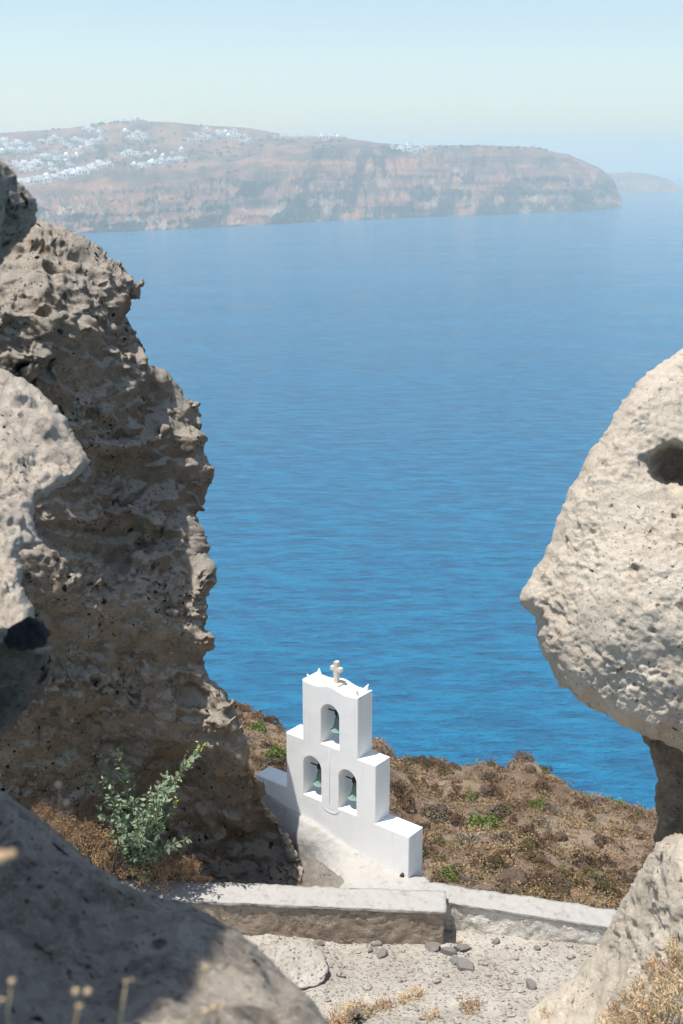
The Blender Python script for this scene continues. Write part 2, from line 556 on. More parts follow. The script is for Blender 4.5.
def ball(cx, cy, cz, rx, ry, rz, n=40):
    V, Fc = [], []
    for i in range(n + 1):
        t = math.pi * (i + .001) / (n + .002)
        for j in range(2 * n):
            a = math.pi * j / n
            V.append((cx + rx * math.sin(t) * math.cos(a), cy + ry * math.sin(t) * math.sin(a), cz + rz * math.cos(t)))
    for i in range(n):
        for j in range(2 * n):
            Fc.append((i * 2 * n + j, (i + 1) * 2 * n + j, (i + 1) * 2 * n + (j + 1) % (2 * n), i * 2 * n + (j + 1) % (2 * n)))
    return np.array(V), np.array(Fc)

# ---- left cliff
Lpoly = [(-130, 262), (-60, 236), (0, 232), (38, 226), (55, 231), (75, 240), (95, 252), (110, 262), (122, 273), (134, 275), (144, 281), (146, 291), (141, 301), (128, 305), (121, 309), (120, 317), (130, 327), (141, 338), (147, 350), (148, 362), (143, 371), (152, 368), (166, 374), (185, 390), (199, 403), (204, 417), (203, 436), (201, 449), (207, 458), (214, 468), (215, 480), (210, 494), (202, 507), (195, 520), (192, 534), (196, 545), (193, 554), (203, 559), (213, 572), (213, 586), (206, 598), (208, 616), (206, 629), (214, 635), (214, 646), (206, 655), (200, 662), (207, 678), (220, 690), (234, 718), (245, 745), (262, 775), (272, 800), (290, 826), (307, 858), (318, 898), (300, 912), (200, 915), (-130, 915)]
Lctrl = [(-130, 240, 19.6), (0, 234, 19.6), (40, 240, 20.0), (100, 262, 20.6), (130, 285, 21.0), (-130, 320, 18.2), (0, 310, 17.7), (60, 310, 18.2), (120, 350, 19.8), (60, 380, 17.7), (0, 400, 17.3), (-130, 450, 17.8), (180, 400, 21.0), (120, 430, 18.8), (190, 470, 20.4), (100, 520, 18.2), (20, 520, 17.4), (185, 560, 19.3), (205, 620, 18.4), (214, 632, 18.1), (205, 590, 18.6), (150, 640, 18.2), (100, 640, 18.0), (20, 660, 17.5), (185, 670, 18.4), (206, 700, 18.4), (225, 742, 18.4), (120, 720, 18.1), (120, 780, 18.5), (20, 780, 18.0), (246, 775, 18.4), (180, 810, 19.2), (262, 840, 19.4), (295, 865, 18.95), (100, 870, 18.6), (220, 885, 19.0), (-130, 700, 17.5), (-130, 900, 18.3), (20, 890, 18.4), (310, 900, 18.4)]
def lmod(px, py):
    hole = np.hypot((px - 27) / 13, (py - 376) / 15)
    lip = 0.9 * np.exp(-((py - (455 + .35 * (px - 60))) / 26.) ** 2) * sstep(95, 135, px)
    ledge = -.55 * np.exp(-((py - 505) / 40.) ** 2 - ((px - 150) / 45.) ** 2) - .5 * np.exp(-((py - 590) / 34.) ** 2 - ((px - 130) / 50.) ** 2)
    ledge += -.45 * np.exp(-((py - 400) / 40.) ** 2 - ((px - 110) / 35.) ** 2)
    return 1.2 * sstep(1.0, .6, hole) + lip * .4 + ledge
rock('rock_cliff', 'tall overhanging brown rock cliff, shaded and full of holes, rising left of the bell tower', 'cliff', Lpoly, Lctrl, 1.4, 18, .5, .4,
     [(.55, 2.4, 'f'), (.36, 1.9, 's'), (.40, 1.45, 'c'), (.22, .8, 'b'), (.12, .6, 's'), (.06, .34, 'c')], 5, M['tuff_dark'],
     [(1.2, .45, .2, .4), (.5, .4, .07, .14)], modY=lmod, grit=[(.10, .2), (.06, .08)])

# ---- sunlit spur in front of the cliff
Cpoly = [(-150, 345), (-60, 350), (0, 368), (22, 377), (37, 388), (60, 409), (76, 436), (92, 462), (82, 474), (68, 484), (50, 493), (36, 504), (33, 526), (44, 543), (30, 550), (18, 552), (26, 568), (22, 585), (33, 606), (36, 622), (20, 634), (-150, 650)]
Cctrl = [(-150, 350, 9.6), (0, 372, 9.9), (60, 420, 9.7), (88, 462, 9.3), (30, 450, 8.9), (0, 500, 8.1), (30, 530, 8.0), (0, 560, 7.3), (20, 610, 6.8), (-100, 500, 7.8), (-100, 640, 6.3)]
rock('rock_spur', 'pale sunlit spur of pitted rock at the left edge, below the hole in the cliff', 'rock', Cpoly, Cctrl, 1.6, 9, .35, 1.6,
     [(.16, .9, 'f'), (.09, .45, 'b'), (.04, .2, 'c')], 15, M['tuff_spur'], [(.5, .3, .07, .12), (.2, .4, .025, .05)], grit=[(.045, .12), (.025, .05)])

# ---- dark rock below the spur
Dpoly = [(-120, 606), (-20, 622), (0, 628), (20, 640), (38, 642), (50, 648), (56, 660), (53, 676), (46, 690), (34, 700), (24, 712), (12, 726), (0, 738), (-120, 780)]
Dctrl = [(-120, 640, 4.6), (0, 640, 5.0), (45, 660, 5.2), (20, 690, 5.2), (0, 720, 5.6), (-100, 750, 5.4)]
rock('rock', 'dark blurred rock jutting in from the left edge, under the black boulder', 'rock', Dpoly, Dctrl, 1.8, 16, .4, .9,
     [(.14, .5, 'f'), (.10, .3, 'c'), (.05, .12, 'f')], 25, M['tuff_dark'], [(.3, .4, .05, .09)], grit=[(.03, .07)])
B2 = [(2, 640), (8, 629), (20, 622), (27, 616), (36, 618), (43, 622), (49, 635), (46, 644), (36, 651), (22, 652), (8, 650)]
rock('boulder', 'small rounded black boulder perched at the left edge, below the sunlit spur', 'boulder', B2, [(20, 620, 5.0), (48, 640, 5.0), (34, 646, 5.0)], 1.0, 14, .06, .12,
     [(.07, .11, 'f'), (.03, .05, 'b')], 26, M['stone_dark'])

# ---- near block peeking in at the left edge, plus an added unseen shade caster
Apoly = [(-230, 90), (-60, 130), (-20, 148), (0, 158), (8, 164), (16, 172), (18, 182), (28, 188), (34, 198), (39, 208), (36, 216), (38, 222), (33, 228), (25, 240), (14, 252), (2, 262), (-20, 276), (-230, 340)]
Actrl = [(-230, 150, 3.6), (0, 180, 4.9), (30, 210, 5.1), (0, 250, 5.1), (-230, 300, 4.0), (-100, 220, 4.2)]
ex = [ball(-4.3, 3.6, -.6, 1.5, 1.9, 5.2), ball(-4.36, 1.75, 3.5, 2.45, 2.95, .95)]
rock('crag_shade_caster', 'nearest dark crag at the upper left edge, in front of the far island, joined to an unseen slab added for shade', 'rock', Apoly, Actrl, 1.8, 22, .55, 1.2,
     [(.14, .6, 'f'), (.12, .3, 'b'), (.06, .14, 'c'), (.03, .07, 'f')], 35, M['tuff_near'], [(.3, .3, .05, .06)], extra=ex, grit=[(.035, .08), (.02, .04)])

# ---- foreground rock
Epoly = [(-160, 745), (-60, 768), (0, 789), (22, 803), (50, 824), (70, 843), (90, 862), (120, 880), (150, 894), (185, 902), (220, 919), (245, 931), (262, 946), (282, 966), (300, 985), (316, 1004), (332, 1030), (360, 1100), (-160, 1100)]
Ectrl = [(-160, 760, 3.4), (0, 800, 3.4), (100, 880, 3.15), (220, 930, 2.85), (300, 995, 2.5), (100, 960, 2.55), (0, 900, 2.7), (0, 1024, 2.1), (200, 1030, 2.1), (-160, 1000, 2.2), (320, 1090, 1.9)]
rock('foreground_rock', 'big blurred rock filling the lower left corner, mostly in blue shade', 'rock', Epoly, Ectrl, 2.0, 40, .3, 1.3,
     [(.09, .6, 'f'), (.07, .26, 'c'), (.03, .1, 'f')], 45, M['tuff_near'], [(.2, .4, .035, .05), (.09, .4, .015, .02)], grit=[(.02, .05), (.01, .02)])

# ---- right rocks
Fpoly = [(800, 290), (720, 322), (683, 346), (660, 362), (640, 381), (618, 411), (601, 440), (585, 468), (570, 490), (558, 515), (548, 541), (533, 566), (520, 592), (521, 602), (529, 611), (536, 617), (537, 627), (537, 637), (539, 647), (544, 659), (553, 672), (558, 685), (567, 688), (576, 698), (588, 711), (604, 717), (620, 727), (634, 731), (646, 738), (662, 741), (683, 750), (800, 760)]
Fctrl = [(683, 360, 15.9), (650, 395, 15.3), (600, 460, 14.9), (640, 560, 13.7), (560, 570, 14.4), (530, 600, 14.5), (680, 480, 14.5), (780, 480, 14.2), (683, 640, 13.1), (600, 640, 13.5), (560, 660, 13.9), (600, 690, 13.6), (650, 700, 13.2), (683, 715, 13.1), (780, 700, 12.9)]
def fmod(px, py):
    cave = np.hypot((px - 690) / 46., (py - 466 - .10 * (px - 680)) / (20. + 4 * np.sin(px / 7.))) + .3 * fbm(np.stack([px / 14., py / 14., 0 * px], -1), 4, 91)
    edge = 690 + 34 * sstep(575, 640, px) + 10 * sstep(640, 690, px) + 5 * np.sin(px / 6.)
    under = sstep(-4, 10, py - edge) * .45
    return 1.0 * sstep(1.2, .35, cave) + under
big = empty('balanced_rock', P(683, 833, 14.2))
tag(big, 'huge pale sunlit rock with a cave hole, leaning in from the right edge', 'rock')
def part_of(o, parent):
    o.location = o.location - parent.location
    o.parent = parent
part_of(rock('cap', None, None, Fpoly, Fctrl, 1.4, 18, .6, .8,
     [(.20, 1.9, 'f'), (.05, .9, 's'), (.04, .7, 'b')], 55, M['tuff_pale'], [(.6, .35, .07, .13), (.28, .4, .03, .07)], modY=fmod, grit=[(.055, .2), (.045, .075)]), big)
Kpoly = [(618, 708), (632, 722), (640, 736), (648, 748), (653, 762), (656, 780), (655, 800), (658, 818), (653, 838), (648, 870), (800, 890), (800, 700), (683, 690)]
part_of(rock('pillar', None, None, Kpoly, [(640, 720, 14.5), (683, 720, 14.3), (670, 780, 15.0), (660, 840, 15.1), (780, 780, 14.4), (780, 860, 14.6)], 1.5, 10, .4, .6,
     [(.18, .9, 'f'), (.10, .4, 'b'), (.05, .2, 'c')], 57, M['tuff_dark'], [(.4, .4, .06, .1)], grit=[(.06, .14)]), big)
Gpoly = [(800, 812), (720, 826), (683, 833), (668, 836), (655, 843), (648, 858), (640, 871), (626, 893), (615, 912), (604, 935), (590, 958), (575, 975), (555, 990), (520, 1012), (480, 1040), (470, 1110), (800, 1110)]
Gctrl = [(683, 838, 12.4), (655, 850, 12.7), (625, 905, 13.7), (590, 965, 14.6), (683, 900, 11.5), (650, 950, 12.2), (600, 1000, 13.5), (683, 1010, 10.0), (540, 1010, 14.6), (490, 1060, 14.1), (780, 900, 10.8), (780, 1100, 8.6), (600, 1100, 12.0)]
rock('rock_slope', 'pale rock slope in the lower right corner, rising from the path under the balanced rock', 'rock', Gpoly, Gctrl, 1.5, 14, .4, 1.2,
     [(.14, 1.3, 'f'), (.09, .6, 'b'), (.04, .24, 'c')], 65, M['tuff_pale'], [(.5, .4, .07, .12), (.28, .4, .03, .06)], grit=[(.055, .18), (.04, .07)])

# ------------------------------------------------------------------ sea
def seamat():
    m = NT('sea_water')
    m.b.inputs['Roughness'].default_value = .12
    m.b.inputs['Specular IOR Level'].default_value = .2
    m.b.inputs['IOR'].default_value = 1.33
    rot = (0, 0, math.radians(-20))
    a = m.noise(.055, 2, .45, vec=m.mapped((.7, 2.4, 1), rot))
    b = m.noise(.17, 3, .55, vec=m.mapped((.6, 2.0, 1), (0, 0, math.radians(-14))))
    c = m.noise(.9, 3, .6, vec=m.mapped((.8, 1.6, 1), (0, 0, math.radians(-20))))
    wv = m.math('ADD', m.math('MULTIPLY', a, .55), m.math('MULTIPLY', b, .45))
    m.color(m.mix(m.ramp(wv, .36, .64), (.000, .086, .20), (.000, .160, .31)))  # light and dark of sky reflections on ripples painted into the water colour
    b0 = m.bump(a, 5.0, 1)
    b1 = m.bump(b, 4.5, 1, b0)
    m.bump(c, .7, 1, b1)
    rr = m.n('ShaderNodeMapRange'); rr.inputs['To Min'].default_value = .08; rr.inputs['To Max'].default_value = .22
    m.l(m.ramp(m.noise(.004, 5, .6, vec=m.mapped((.5, 2.5, 1), rot)), .35, .65), rr.inputs['Value']); m.l(rr.outputs[0], m.b.inputs['Roughness'])
    return m.m
M['sea'] = seamat()
S = 24000.0
me = mesh_of('sea', [(-S, -S, 0), (S, -S, 0), (S, S, 0), (-S, S, 0)], [(0, 1, 2, 3)], M['sea'])
tag(link('sea', me, loc=(0, 0, SEA)), kind='structure')

# ------------------------------------------------------------------ hillside (one ground sheet)
cx_, cy_ = zip(*[(-400, 660), (150, 672), (222, 700), (255, 713), (290, 729), (330, 738), (372, 729), (395, 744), (420, 757), (450, 764), (472, 760), (492, 756), (520, 752), (545, 764), (580, 784), (620, 799), (650, 804), (720, 812), (1100, 850)])
def hill_z(a, Y, fine=True):
    px = 341.5 + 1082 * a
    yc = np.interp(px, cx_, cy_)
    Yc = np.interp(px, [-400, 220, 380, 520, 680, 1100], [105, 98, 84, 88, 78, 70])
    zc = -Yc * tdep(yc)
    z50 = -50 * tdep(np.full_like(px, 905.))
    t = (Y - 50) / (Yc - 50)
    z = z50 + (zc - z50) * np.clip(t, 0, 1)
    z = np.where(Y < 50, -17 + (z50 + 17) * np.clip((Y - 20) / 30, 0, 1), z)
    z = np.where(Y < 20, -16.5 - .5 * np.clip((Y - 8) / 12, 0, 1), z)
    over = np.clip(Y - Yc, 0, None)
    z = z - over * .95 - .6 * sstep(0, 4, over)
    p = np.stack([a * Y, Y, z], -1)
    if fine:
        k = sstep(22, 45, Y)
        z = z + k * (2.0 * fbm(p / 14., 4, 3) * (1 - .5 * np.exp(-(over / 8) ** 2)) + .5 * fbm(p / 3.2, 4, 9) - 1.8 * np.exp(-np.abs(fbm(p / 17., 3, 31)) * 12))
    return z
av = np.linspace(-1.1, 1.3, 420)
av = np.sort(np.concatenate([np.linspace(-2.2, -.42, 60), np.linspace(-.4, .4, 460), np.linspace(.42, 2.2, 60)]))
Yv = np.concatenate([np.linspace(3, 30, 20), np.linspace(31, 112, 300), np.linspace(114, 330, 60)])
A_, Y_ = np.meshgrid(av, Yv)
zz = hill_z(A_.ravel(), Y_.ravel())
zz = np.maximum(zz, SEA - 4)
HV = np.stack([(A_ * Y_).ravel(), Y_.ravel(), zz], -1)
idx = np.arange(len(HV)).reshape(A_.shape)
HF = np.stack([idx[:-1, :-1], idx[:-1, 1:], idx[1:, 1:], idx[1:, :-1]], -1).reshape(-1, 4)
hill = link('hillside', mesh_of('hillside', HV, HF, M['soil'], True))
tag(hill, kind='structure')
hill_bvh = BVHTree.FromPolygons(HV.tolist(), HF.tolist())
def hit(bvh, px, py):
    d = rays(px, py)
    r = bvh.ray_cast(Vector((0, 0, 0)), Vector(d).normalized())
    return r[0]

# ---- shrubs
def clump(c, R, Hh, n, ls, g, thick=.62):
    th = g.uniform(0, 2 * np.pi, n); ph = np.arccos(g.uniform(0, 1, n)); rr = g.uniform(thick, 1, n) ** .5
    lump = 1 + .25 * np.sin(3 * th + g.uniform(0, 6)) + .15 * np.sin(5 * ph + 2 * th + g.uniform(0, 6))
    rr = rr * lump
    pos = np.stack([R * rr * np.sin(ph) * np.cos(th), R * rr * np.sin(ph) * np.sin(th), Hh * rr * np.cos(ph)], -1) + np.asarray(c)
    d = g.normal(size=(n, 3)); d /= np.linalg.norm(d, axis=1)[:, None]
    e = np.cross(d, g.normal(size=(n, 3))); e /= np.linalg.norm(e, axis=1)[:, None] + 1e-9
    s = ls * g.uniform(.6, 1.4, n)[:, None]
    v = np.stack([pos - d * s, pos + e * s * .5, pos + d * s, pos - e * s * .5], 1).reshape(-1, 3)
    f = np.arange(4 * n).reshape(-1, 4)
    return v, f
def shrub_mesh(name, mat, R, Hh, n, ls, seed):
    v, f = clump((0, 0, -.05), R, Hh, n, ls, np.random.default_rng(seed))
    return mesh_of(name, v, f, mat)

kinds = {
    'brown': [shrub_mesh('shrub', M['scrub_brown'], .62, .5, 760, .055, s) for s in (1, 2, 3)],
    'olive': [shrub_mesh('shrub', M['scrub_olive'], .6, .52, 760, .055, s) for s in (4, 5, 6)],
    'grey': [shrub_mesh('shrub', M['scrub_grey'], .66, .48, 760, .055, s) for s in (7, 8, 9)],
    'green': [shrub_mesh('shrub', M['scrub_green'], .72, .5, 800, .06, s) for s in (10, 11)],
}
shrub_text = {'brown': ('dry brown cushion shrub on the hillside above the sea', 'brown shrubs on the hillside'),
              'olive': ('dull olive shrub among the brown scrub of the hillside', 'olive shrubs on the hillside'),
              'grey': ('grey twiggy shrub among the brown scrub of the hillside', 'grey shrubs on the hillside')}
def put_shrub(kind, px, py, s, label=None, group=None):
    h = hit(hill_bvh, px, py)
    if h is None or h.z < -90: return
    o = link('shrub', random.choice(kinds[kind]), loc=h)
    o.rotation_euler = (0, 0, random.uniform(0, 6.28))
    o.scale = (s * random.uniform(.85, 1.2), s * random.uniform(.85, 1.2), s * random.uniform(.8, 1.1))
    tag(o, label or shrub_text[kind][0], 'shrub', group or shrub_text.get(kind, (0, 'green shrubs on the hillside'))[1])
for px, py, s, lab in [(484, 827, 1.5, 'bright green shrub in the middle of the hillside, right of the bell tower'),
                       (472, 797, .9, 'small bright green shrub high on the hillside, right of the bell tower'),
                       (446, 881, 1.1, 'bright yellow green shrub just behind the wall at the foot of the bell tower'),
                       (616, 805, .9, 'round green shrub on the right end of the hill crest, against the sea'),
                       (257, 729, 1.2, 'green shrub on the crest between the cliff and the bell tower'),
                       (277, 757, 1.5, 'larger green shrub left of the bell tower, close beside its middle ledge'),
                       (536, 806, .9, 'small green shrub high on the hillside, below the crest hump')]:
    put_shrub('green', px, py, s, lab, None)
for i in range(230):
    px = random.uniform(222, 655); yc = np.interp(px, cx_, cy_)
    py = random.uniform(yc + 2, 915)
    if 300 < px < 395 and py < 860: continue
    put_shrub(random.choices(['brown', 'olive', 'grey'], [5, 3.2, 2])[0], px, py, random.choice((.55, .65, .8, .95, 1.25)))
for i in range(60):                               # a fringe along the crest
    px = random.uniform(222, 655); yc = np.interp(px, cx_, cy_)
    put_shrub(random.choice(['brown', 'olive', 'brown']), px, yc + random.uniform(1, 5), random.choice((.6, .8, 1.0)))
parts1, parts2 = [], []
g = np.random.default_rng(21)
N = 6500
for i in range(N):
    Y = g.uniform(36, 106); a = g.uniform(-.36, .34)
    z = float(hill_z(np.array([a]), np.array([Y]))[0])
    if z < -70: continue
    R = g.choice((.2, .3, .42, .55))
    (parts1 if g.random() < .6 else parts2).append(clump((a * Y, Y, z - .05), R, R * .8, 48, .075, g))
for nm, parts, m in (('scrub', parts1, M['cover']), ('scrub', parts2, M['cover2'])):
    vs = np.concatenate([p[0] for p in parts]); ns = len(vs)
    me = bpy.data.meshes.new(nm)
    me.from_pydata(vs.tolist(), [], np.arange(ns).reshape(-1, 4).tolist())
    me.materials.append(m)
    tag(link(nm, me), 'low dry scrub covering the hillside between the larger shrubs', 'scrub', kind='stuff')

rk = [bpy.data.meshes.new('rock') for _ in range(3)]
for q_, me in enumerate(rk):
    v, f = ball(0, 0, 0, 1, 1, .8, 26)
    me.from_pydata((v + .45 * fbm(v * 1.3 + q_ * 7, 5, 60 + q_)[:, None] * v - .25 * np.abs(fbm(v * 3 + q_, 3, 70))[:, None] * v).tolist(), [], f.tolist())
    me.materials.append(M['hill_rock'])
for q_, (px, py, s_, lab) in enumerate([(514, 884, 1.7, 'dark craggy outcrop low on the hillside, just above the white wall'), (437, 812, 1.2, 'dark rock on the hillside just right of the bell tower base'),
        (401, 741, 1.4, 'brown crag on the crest close right of the bell tower'), (560, 838, .9, 'brown rock in the right middle of the hillside'), (583, 868, .8, 'small brown rock on the lower right of the hillside'),
        (486, 790, .9, 'brown rock below the hump of the hill crest'), (236, 716, 1.3, 'brown crag on the crest beside the cliff, left of the bell tower'), (426, 850, .8, 'small dark rock on the hillside above the foot of the bell tower'), (530, 770, 1.0, 'brown rock near the top of the hump on the crest')]):
    h = hit(hill_bvh, px, py)
    if h is None or h.z < -90: continue
    o = link('hillside_rock', rk[q_ % 3], loc=h); o.scale = (s_ * .5, s_ * .5, s_ * .5); o.rotation_euler = (0, 0, q_ * 1.7)
    tag(o, lab, 'rock', 'rocks on the hillside')

# ------------------------------------------------------------------ path, terrace, walls
def sheet(name, xs, ys, zf, mat):
    X, Y = np.meshgrid(xs, ys)
    z = zf(X.ravel(), Y.ravel())
    V = np.stack([X.ravel(), Y.ravel(), z], -1)
    idx = np.arange(len(V)).reshape(X.shape)
    Fq = np.stack([idx[:-1, :-1], idx[:-1, 1:], idx[1:, 1:], idx[1:, :-1]], -1).reshape(-1, 4)
    o = link(name, mesh_of(name, V, Fq, mat, True))
    tag(o, kind='structure')
    return o, V, Fq
def path_z(x, y):
    p = np.stack([x, y, 0 * x], -1)
    return -12.47 + (17 - y) * .19 + .02 * x + .11 * fbm(p / 1.2, 5, 4) + .05 * np.abs(fbm(p / .3, 4, 8)) - .07 * np.abs(fbm(p / .9 + 9, 3, 15)) + .12 * sstep(.2, -1.2, x) * sstep(15.2, 16.6, y)
path, PV, PF = sheet('path', np.linspace(-5, 7, 360), np.linspace(8, 17.75, 300), path_z, M['gravel'])
path_bvh = BVHTree.FromPolygons(PV.tolist(), PF.tolist())

def wall_box(p0, p1, thick, ztop, zbot, nx, seed, rough, capz):
    """a rough wall body with a separate limewashed coping on it"""
    p0, p1 = np.array(p0), np.array(p1)
    L = np.linalg.norm(p1 - p0); e = (p1 - p0) / L; nrm = np.array([-e[1], e[0]])
    if nrm[1] < 0: nrm = -nrm
    def block(z0, z1, o0, o1, ext, nz, amp):
        us = np.linspace(-ext, L + ext, nx); ws = np.linspace(o0, o1, 10); zs = np.linspace(z0, z1, nz)
        V, Fc, key = [], [], {}
        def vid(u, w, z):
            k = (round(u, 5), round(w, 5), round(z, 5))
            if k not in key:
                key[k] = len(V); q = p0 + e * u + nrm * w
                V.append((q[0], q[1], z))
            return key[k]
        def grid(As, Bs, fn):
            for i in range(len(As) - 1):
                for j in range(len(Bs) - 1):
                    Fc.append((fn(As[i], Bs[j]), fn(As[i + 1], Bs[j]), fn(As[i + 1], Bs[j + 1]), fn(As[i], Bs[j + 1])))
        grid(us, zs, lambda a, b: vid(a, ws[0], b)); grid(us, zs, lambda a, b: vid(a, ws[-1], b))
        grid(us, ws, lambda a, b: vid(a, b, zs[-1])); grid(us, ws, lambda a, b: vid(a, b, zs[0]))
        grid(ws, zs, lambda a, b: vid(us[0], a, b)); grid(ws, zs, lambda a, b: vid(us[-1], a, b))
        V = np.array(V)
        bm = bmesh.new()
        vv = [bm.verts.new(v) for v in V]
        for f in Fc:
            try: bm.faces.new([vv[i] for i in f])
            except ValueError: pass
        bmesh.ops.recalc_face_normals(bm, faces=bm.faces[:])
        bm.normal_update()
        Nn = np.array([v.normal for v in bm.verts])
        d = amp * (fbm(V / .5, 4, seed) + .6 * fbm(V / .13, 3, seed + 4)) + amp * .5 * fbm(V / 2., 2, seed + 9)
        for v, q in zip(bm.verts, V + Nn * d[:, None]): v.co = q
        me = bpy.data.meshes.new('wall'); bm.to_mesh(me); bm.free()
        me.polygons.foreach_set('use_smooth', [True] * len(me.polygons))
        return me
    return block(zbot, ztop - capz, 0.0, thick, 0, 22, rough), block(ztop - capz + .003, ztop, -.025, thick + .02, .02, 6, .034)

def stone_wall(label, p0, p1, thick, ztop, zbot, nx, seed, rough, capz, mat):
    t = empty('stone_wall', (0, 0, 0))
    b, c = wall_box(p0, p1, thick, ztop, zbot, nx, seed, rough, capz)
    b.materials.append(mat); c.materials.append(M['coping'])
    mid = Vector(((p0[0] + p1[0]) / 2, (p0[1] + p1[1]) / 2, zbot))
    for me in (b, c): me.transform(Matrix.Translation(-mid))
    t.location = mid
    link('masonry', b, t); link('coping', c, t)
    tag(t, label, 'wall')
stone_wall('low wall with dark bare render and a white top, in front of the bell tower', (-4.2, 17.44), (1.69, 17.02), .52, -11.80, -12.75, 150, 3, .035, .055, M['wall_brown'])
stone_wall('low pale rubble wall with a white top, running right to the rock slope', (1.35, 17.62), (5.2, 16.62), .46, -11.96, -12.85, 120, 13, .05, .05, M['wall_grey'])

# terrace of worn plaster round the tower foot
Tpoly = [(290, 910), (270, 880), (240, 845), (215, 800), (222, 775), (255, 784), (300, 812), (345, 840), (380, 857), (410, 868), (424, 876), (440, 890), (450, 904), (400, 912)]
Tctrl = [(316, 896, 18.6), (310, 875, 19.3), (285, 835, 19.85), (240, 795, 20.6), (300, 840, 19.5), (345, 864, 18.75), (380, 874, 18.5), (410, 880, 18.3), (440, 890, 17.9), (430, 902, 17.5), (350, 890, 17.95), (390, 890, 17.8), (225, 800, 20.8), (265, 850, 20.2), (280, 890, 19.5)]
rock('terrace', None, None, Tpoly, Tctrl, 1.6, 5, .15, .8, [(.05, .9, 'f'), (.02, .25, 'f')], 75, M['terrace'], kind='structure', grit=[(.012, .1)])

# rubble heap at the corner of the cliff shadow
Rpoly = [(300, 900), (303, 868), (312, 856), (322, 862), (334, 872), (346, 880), (350, 886), (338, 889), (325, 893), (312, 900)]
rock('rubble_heap', 'small heap of broken grey rubble where the cliff foot meets the white terrace', 'rubble', Rpoly, [(308, 868, 19.0), (330, 878, 18.5), (345, 885, 18.2), (318, 892, 18.3)], 1.2, 6, .06, .3,
     [(.06, .3, 'f'), (.09, .16, 'c')], 85, M['rubble'], grit=[(.05, .1), (.03, .05)])

# ------------------------------------------------------------------ bell tower
K = .915
TQ = Vector((1.3074 * K, 18.3, -13.186 * K))
PHI = math.radians(38.3)
tower = empty('bell_tower', TQ, -PHI)
tag(tower, 'white stepped bell tower with three arches, horned top and a stone cross', 'bell tower')
TK = .47
def arch(x0, x1, z0, z1, n=30):
    r = (x1 - x0) / 2; zc = z1 - r
    return [(x0, z0), (x1, z0)] + [((x0 + x1) / 2 + r * math.cos(math.pi * i / n), zc + r * math.sin(math.pi * i / n)) for i in range(n + 1)]
top = []
for i in range(41):                            # scalloped top with a rise in the middle
    s = i / 40
    x = -1.29 - 1.34 * s
    top.append((x, 3.36 + .085 * math.exp(-((s - .5) / .17) ** 2) + .035 * (abs(s - .5) * 2) ** 3))
outline = [(-.06, -1.2), (-.06, .885), (-.855, .885), (-.855, 2.12), (-1.29, 2.12)] + top + [(-2.63, 2.12), (-3.07, 2.12), (-3.07, .885), (-3.92, .885), (-3.92, -1.2)]
holes = [arch(-2.2, -1.71, 2.17, 3.09), arch(-2.66, -2.165, .895, 1.83), arch(-1.76, -1.285, .89, 1.83)]
cu = bpy.data.curves.new('tower_profile', 'CURVE')
cu.dimensions = '2D'; cu.fill_mode = 'BOTH'
for loop in [outline] + holes:
    sp = cu.splines.new('POLY'); sp.points.add(len(loop) - 1)
    for q, (x, z) in zip(sp.points, loop): q.co = (x * K, z * K, 0, 1)
    sp.use_cyclic_u = True
cu.extrude = TK * K / 2 - .02; cu.bevel_depth = .02; cu.bevel_resolution = 2
co = bpy.data.objects.new('tower_profile', cu); C.objects.link(co)
me = bpy.data.meshes.new_from_object(co.evaluated_get(bpy.context.evaluated_depsgraph_get()))
bpy.data.objects.remove(co)
me.transform(Matrix.Translation((0, TK * K / 2, 0)) @ Matrix.Rotation(math.pi / 2, 4, 'X'))
bm = bmesh.new(); bm.from_mesh(me)
bmesh.ops.remove_doubles(bm, verts=bm.verts[:], dist=.0008)
bmesh.ops.recalc_face_normals(bm, faces=bm.faces[:])
bm.to_mesh(me); bm.free()
me.polygons.foreach_set('use_smooth', [False] * len(me.polygons))
me.materials.clear(); me.materials.append(M['white'])
link('tower_wall', me, tower)
def horn(name, x, y, h, lean):
    n = 8; V = []; Fc = []
    prof = [(.065, -.03), (.075, -.005), (.055, .025), (.036, .06), (.022, .095), (.01, .12), (.003, .127)]
    for r, z in prof:
        for j in range(n):
            a = 2 * math.pi * (j + .5) / n
            V.append((x + r * math.cos(a) + lean[0] * max(z, 0), y + r * math.sin(a) + lean[1] * max(z, 0), h + z))
    for k in range(len(prof) - 1):
        for j in range(n):
            Fc.append((k * n + j, k * n + (j + 1) % n, (k + 1) * n + (j + 1) % n, (k + 1) * n + j))
    Fc.append(tuple(range((len(prof) - 1) * n, len(prof) * n)))
    link(name, mesh_of(name, V, Fc, M['white'], True), tower)
xs0, xs1 = -2.63 * K, -1.29 * K
for x, y, lx, ly in ((xs0 + .095, .10, -.35, -.3), (xs1 - .095, .10, .35, -.3), (xs0 + .095, TK * K - .095, -.2, .35), (xs1 - .095, TK * K - .095, .4, .4)):
    horn('corner_horn', x, y, 3.40 * K, (lx, ly))
xc = -1.965 * K; yc = .225 * K; zt = 3.44 * K
bx1 = boxm(xc - .13, xc + .13, yc - .12, yc + .12, zt - .03, zt + .035)
link('pedestal', mesh_of('pedestal', *bx1, M['stone_cross']), tower)
def bev(me, w=.012):
    bm = bmesh.new(); bm.from_mesh(me)
    bmesh.ops.remove_doubles(bm, verts=bm.verts[:], dist=1e-5)
    bmesh.ops.bevel(bm, geom=bm.edges[:], offset=w, segments=2, affect='EDGES', profile=.6)
    bm.to_mesh(me); bm.free()
w = .042
cr2 = [(-w, 0), (w, 0), (w, .21), (.115, .21), (.125, .25), (.115, .29), (w, .29), (w, .39), (0, .405), (-w, .39), (-w, .29), (-.115, .29), (-.125, .25), (-.115, .21), (-w, .21)]
